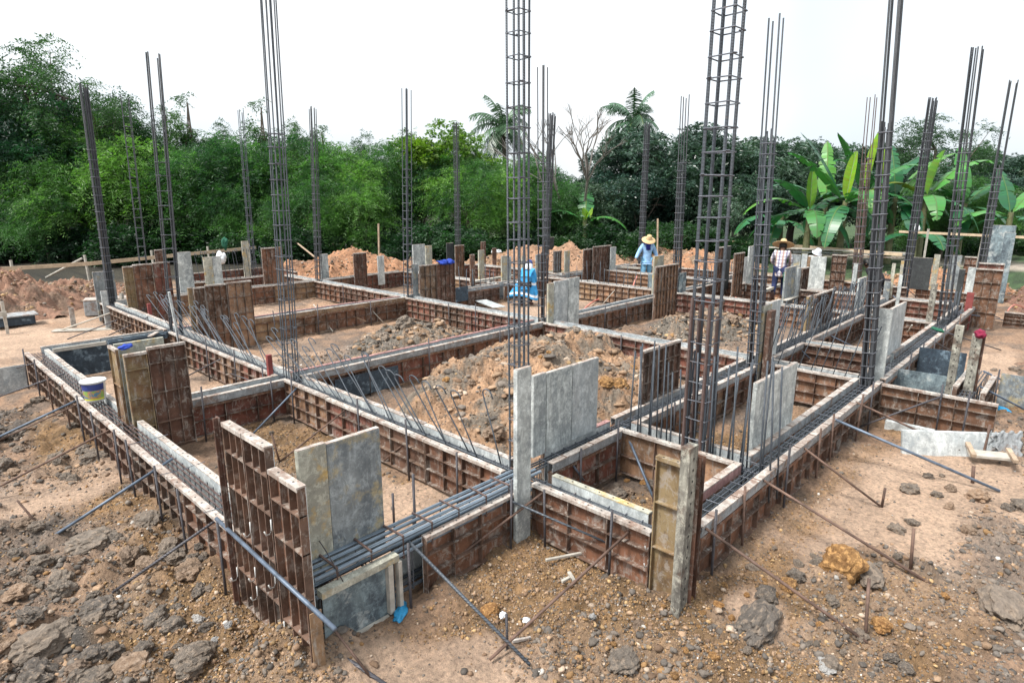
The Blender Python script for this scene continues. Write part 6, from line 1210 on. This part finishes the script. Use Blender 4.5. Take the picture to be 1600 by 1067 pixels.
# distant wooded hill
hv = []; n = 60
g_ = np.random.default_rng(4); X = np.linspace(-60, 60, n); hh = 9 + 3 * np.sin(X * .07) + g_.uniform(-.6, .6, n)
P_ = [at(880 + x * 22, 120) for x in X]; V = []
for k_, (f, zf) in enumerate(((1, 0), (1.0, .55), (1.04, .9), (1.12, 1.0), (1.5, .0))):
    for i in range(n): V.append((P_[i].x * f + g_.uniform(-.5, .5), P_[i].y * f + g_.uniform(-.5, .5), hh[i] * zf * .6))
Fq = np.array([(k_ * n + i, k_ * n + i + 1, (k_ + 1) * n + i + 1, (k_ + 1) * n + i) for k_ in range(4) for i in range(n - 1)])
M['hill'] = simple('far_wood', (.04, .075, .045), .9, 0, .5, .5); tag(link('hill', np_mesh('hill', np.array(V), Fq, 'hill')), kind='structure')
# ---------------------------------------------------------------- sky, sun, camera
w = bpy.data.worlds.new('World'); scene.world = w; w.use_nodes = True; nt = w.node_tree; bg = nt.nodes['Background']
sky = nt.nodes.new('ShaderNodeTexSky'); sky.sky_type = 'NISHITA'; sky.sun_disc = False; EL, AZ = math.radians(58), math.radians(200)
sky.sun_elevation = EL; sky.altitude = 0; sky.air_density = 1.0; sky.dust_density = 6.0; sky.ozone_density = 1.0
hsv = nt.nodes.new('ShaderNodeHueSaturation'); hsv.inputs['Saturation'].default_value = .22; hsv.inputs['Value'].default_value = 1.3
L(nt, sky.outputs[0], hsv.inputs['Color']); mxs = nt.nodes.new('ShaderNodeMix'); mxs.data_type = 'RGBA'; mxs.inputs[0].default_value = .6   # thin bright overcast over the blue
mxs.inputs[7].default_value = (8.0, 8.3, 8.5, 1); L(nt, hsv.outputs[0], mxs.inputs[6])
tcw = nt.nodes.new('ShaderNodeTexCoord'); cl_ = noise_(nt, tcw.outputs['Generated'], 1.3, 4, .55, .4)
L(nt, mixc(nt, ramp(nt, cl_, [(.38, (0, 0, 0)), (.58, (1, 1, 1))]), mixc(nt, 1.0, mxs.outputs[2], (.74, .81, .87), 'MULTIPLY'), mxs.outputs[2]), bg.inputs['Color']); bg.inputs['Strength'].default_value = .115
# sun from behind-left of the camera, veiled by thin overcast
sd_ = Vector((-F_.x * .35 - R_.x * .55, -F_.y * .35 - R_.y * .55, 0)).normalized(); sdir = Vector((sd_.x * math.cos(EL), sd_.y * math.cos(EL), math.sin(EL)))
sky.sun_rotation = math.atan2(sdir.x, sdir.y)
ld = bpy.data.lights.new('sun', 'SUN'); ld.energy = 3.0; ld.angle = math.radians(12); ld.color = (1, .96, .90); lo = bpy.data.objects.new('sun', ld); COL.objects.link(lo); lo.rotation_euler = sdir.to_track_quat('Z', 'Y').to_euler(); lo.location = (0, 0, 20)
cd = bpy.data.cameras.new('camera'); cam = bpy.data.objects.new('camera', cd); COL.objects.link(cam); cd.sensor_width = 36; cd.lens = FPX / 1600 * 36; cd.clip_start = .05; cd.clip_end = 2000
mx = Matrix((R_, UP, -FW)).transposed().to_4x4(); mx.translation = Vector((0, 0, H)); cam.matrix_world = mx; scene.camera = cam
scene.view_settings.view_transform = 'Standard'; scene.view_settings.look = 'None'; scene.view_settings.exposure = .78; scene.view_settings.gamma = 1
scene.cycles.max_bounces = 5; scene.cycles.diffuse_bounces = 3; scene.cycles.transparent_max_bounces = 4
print('objects', len(bpy.data.objects), 'clods', nclod)
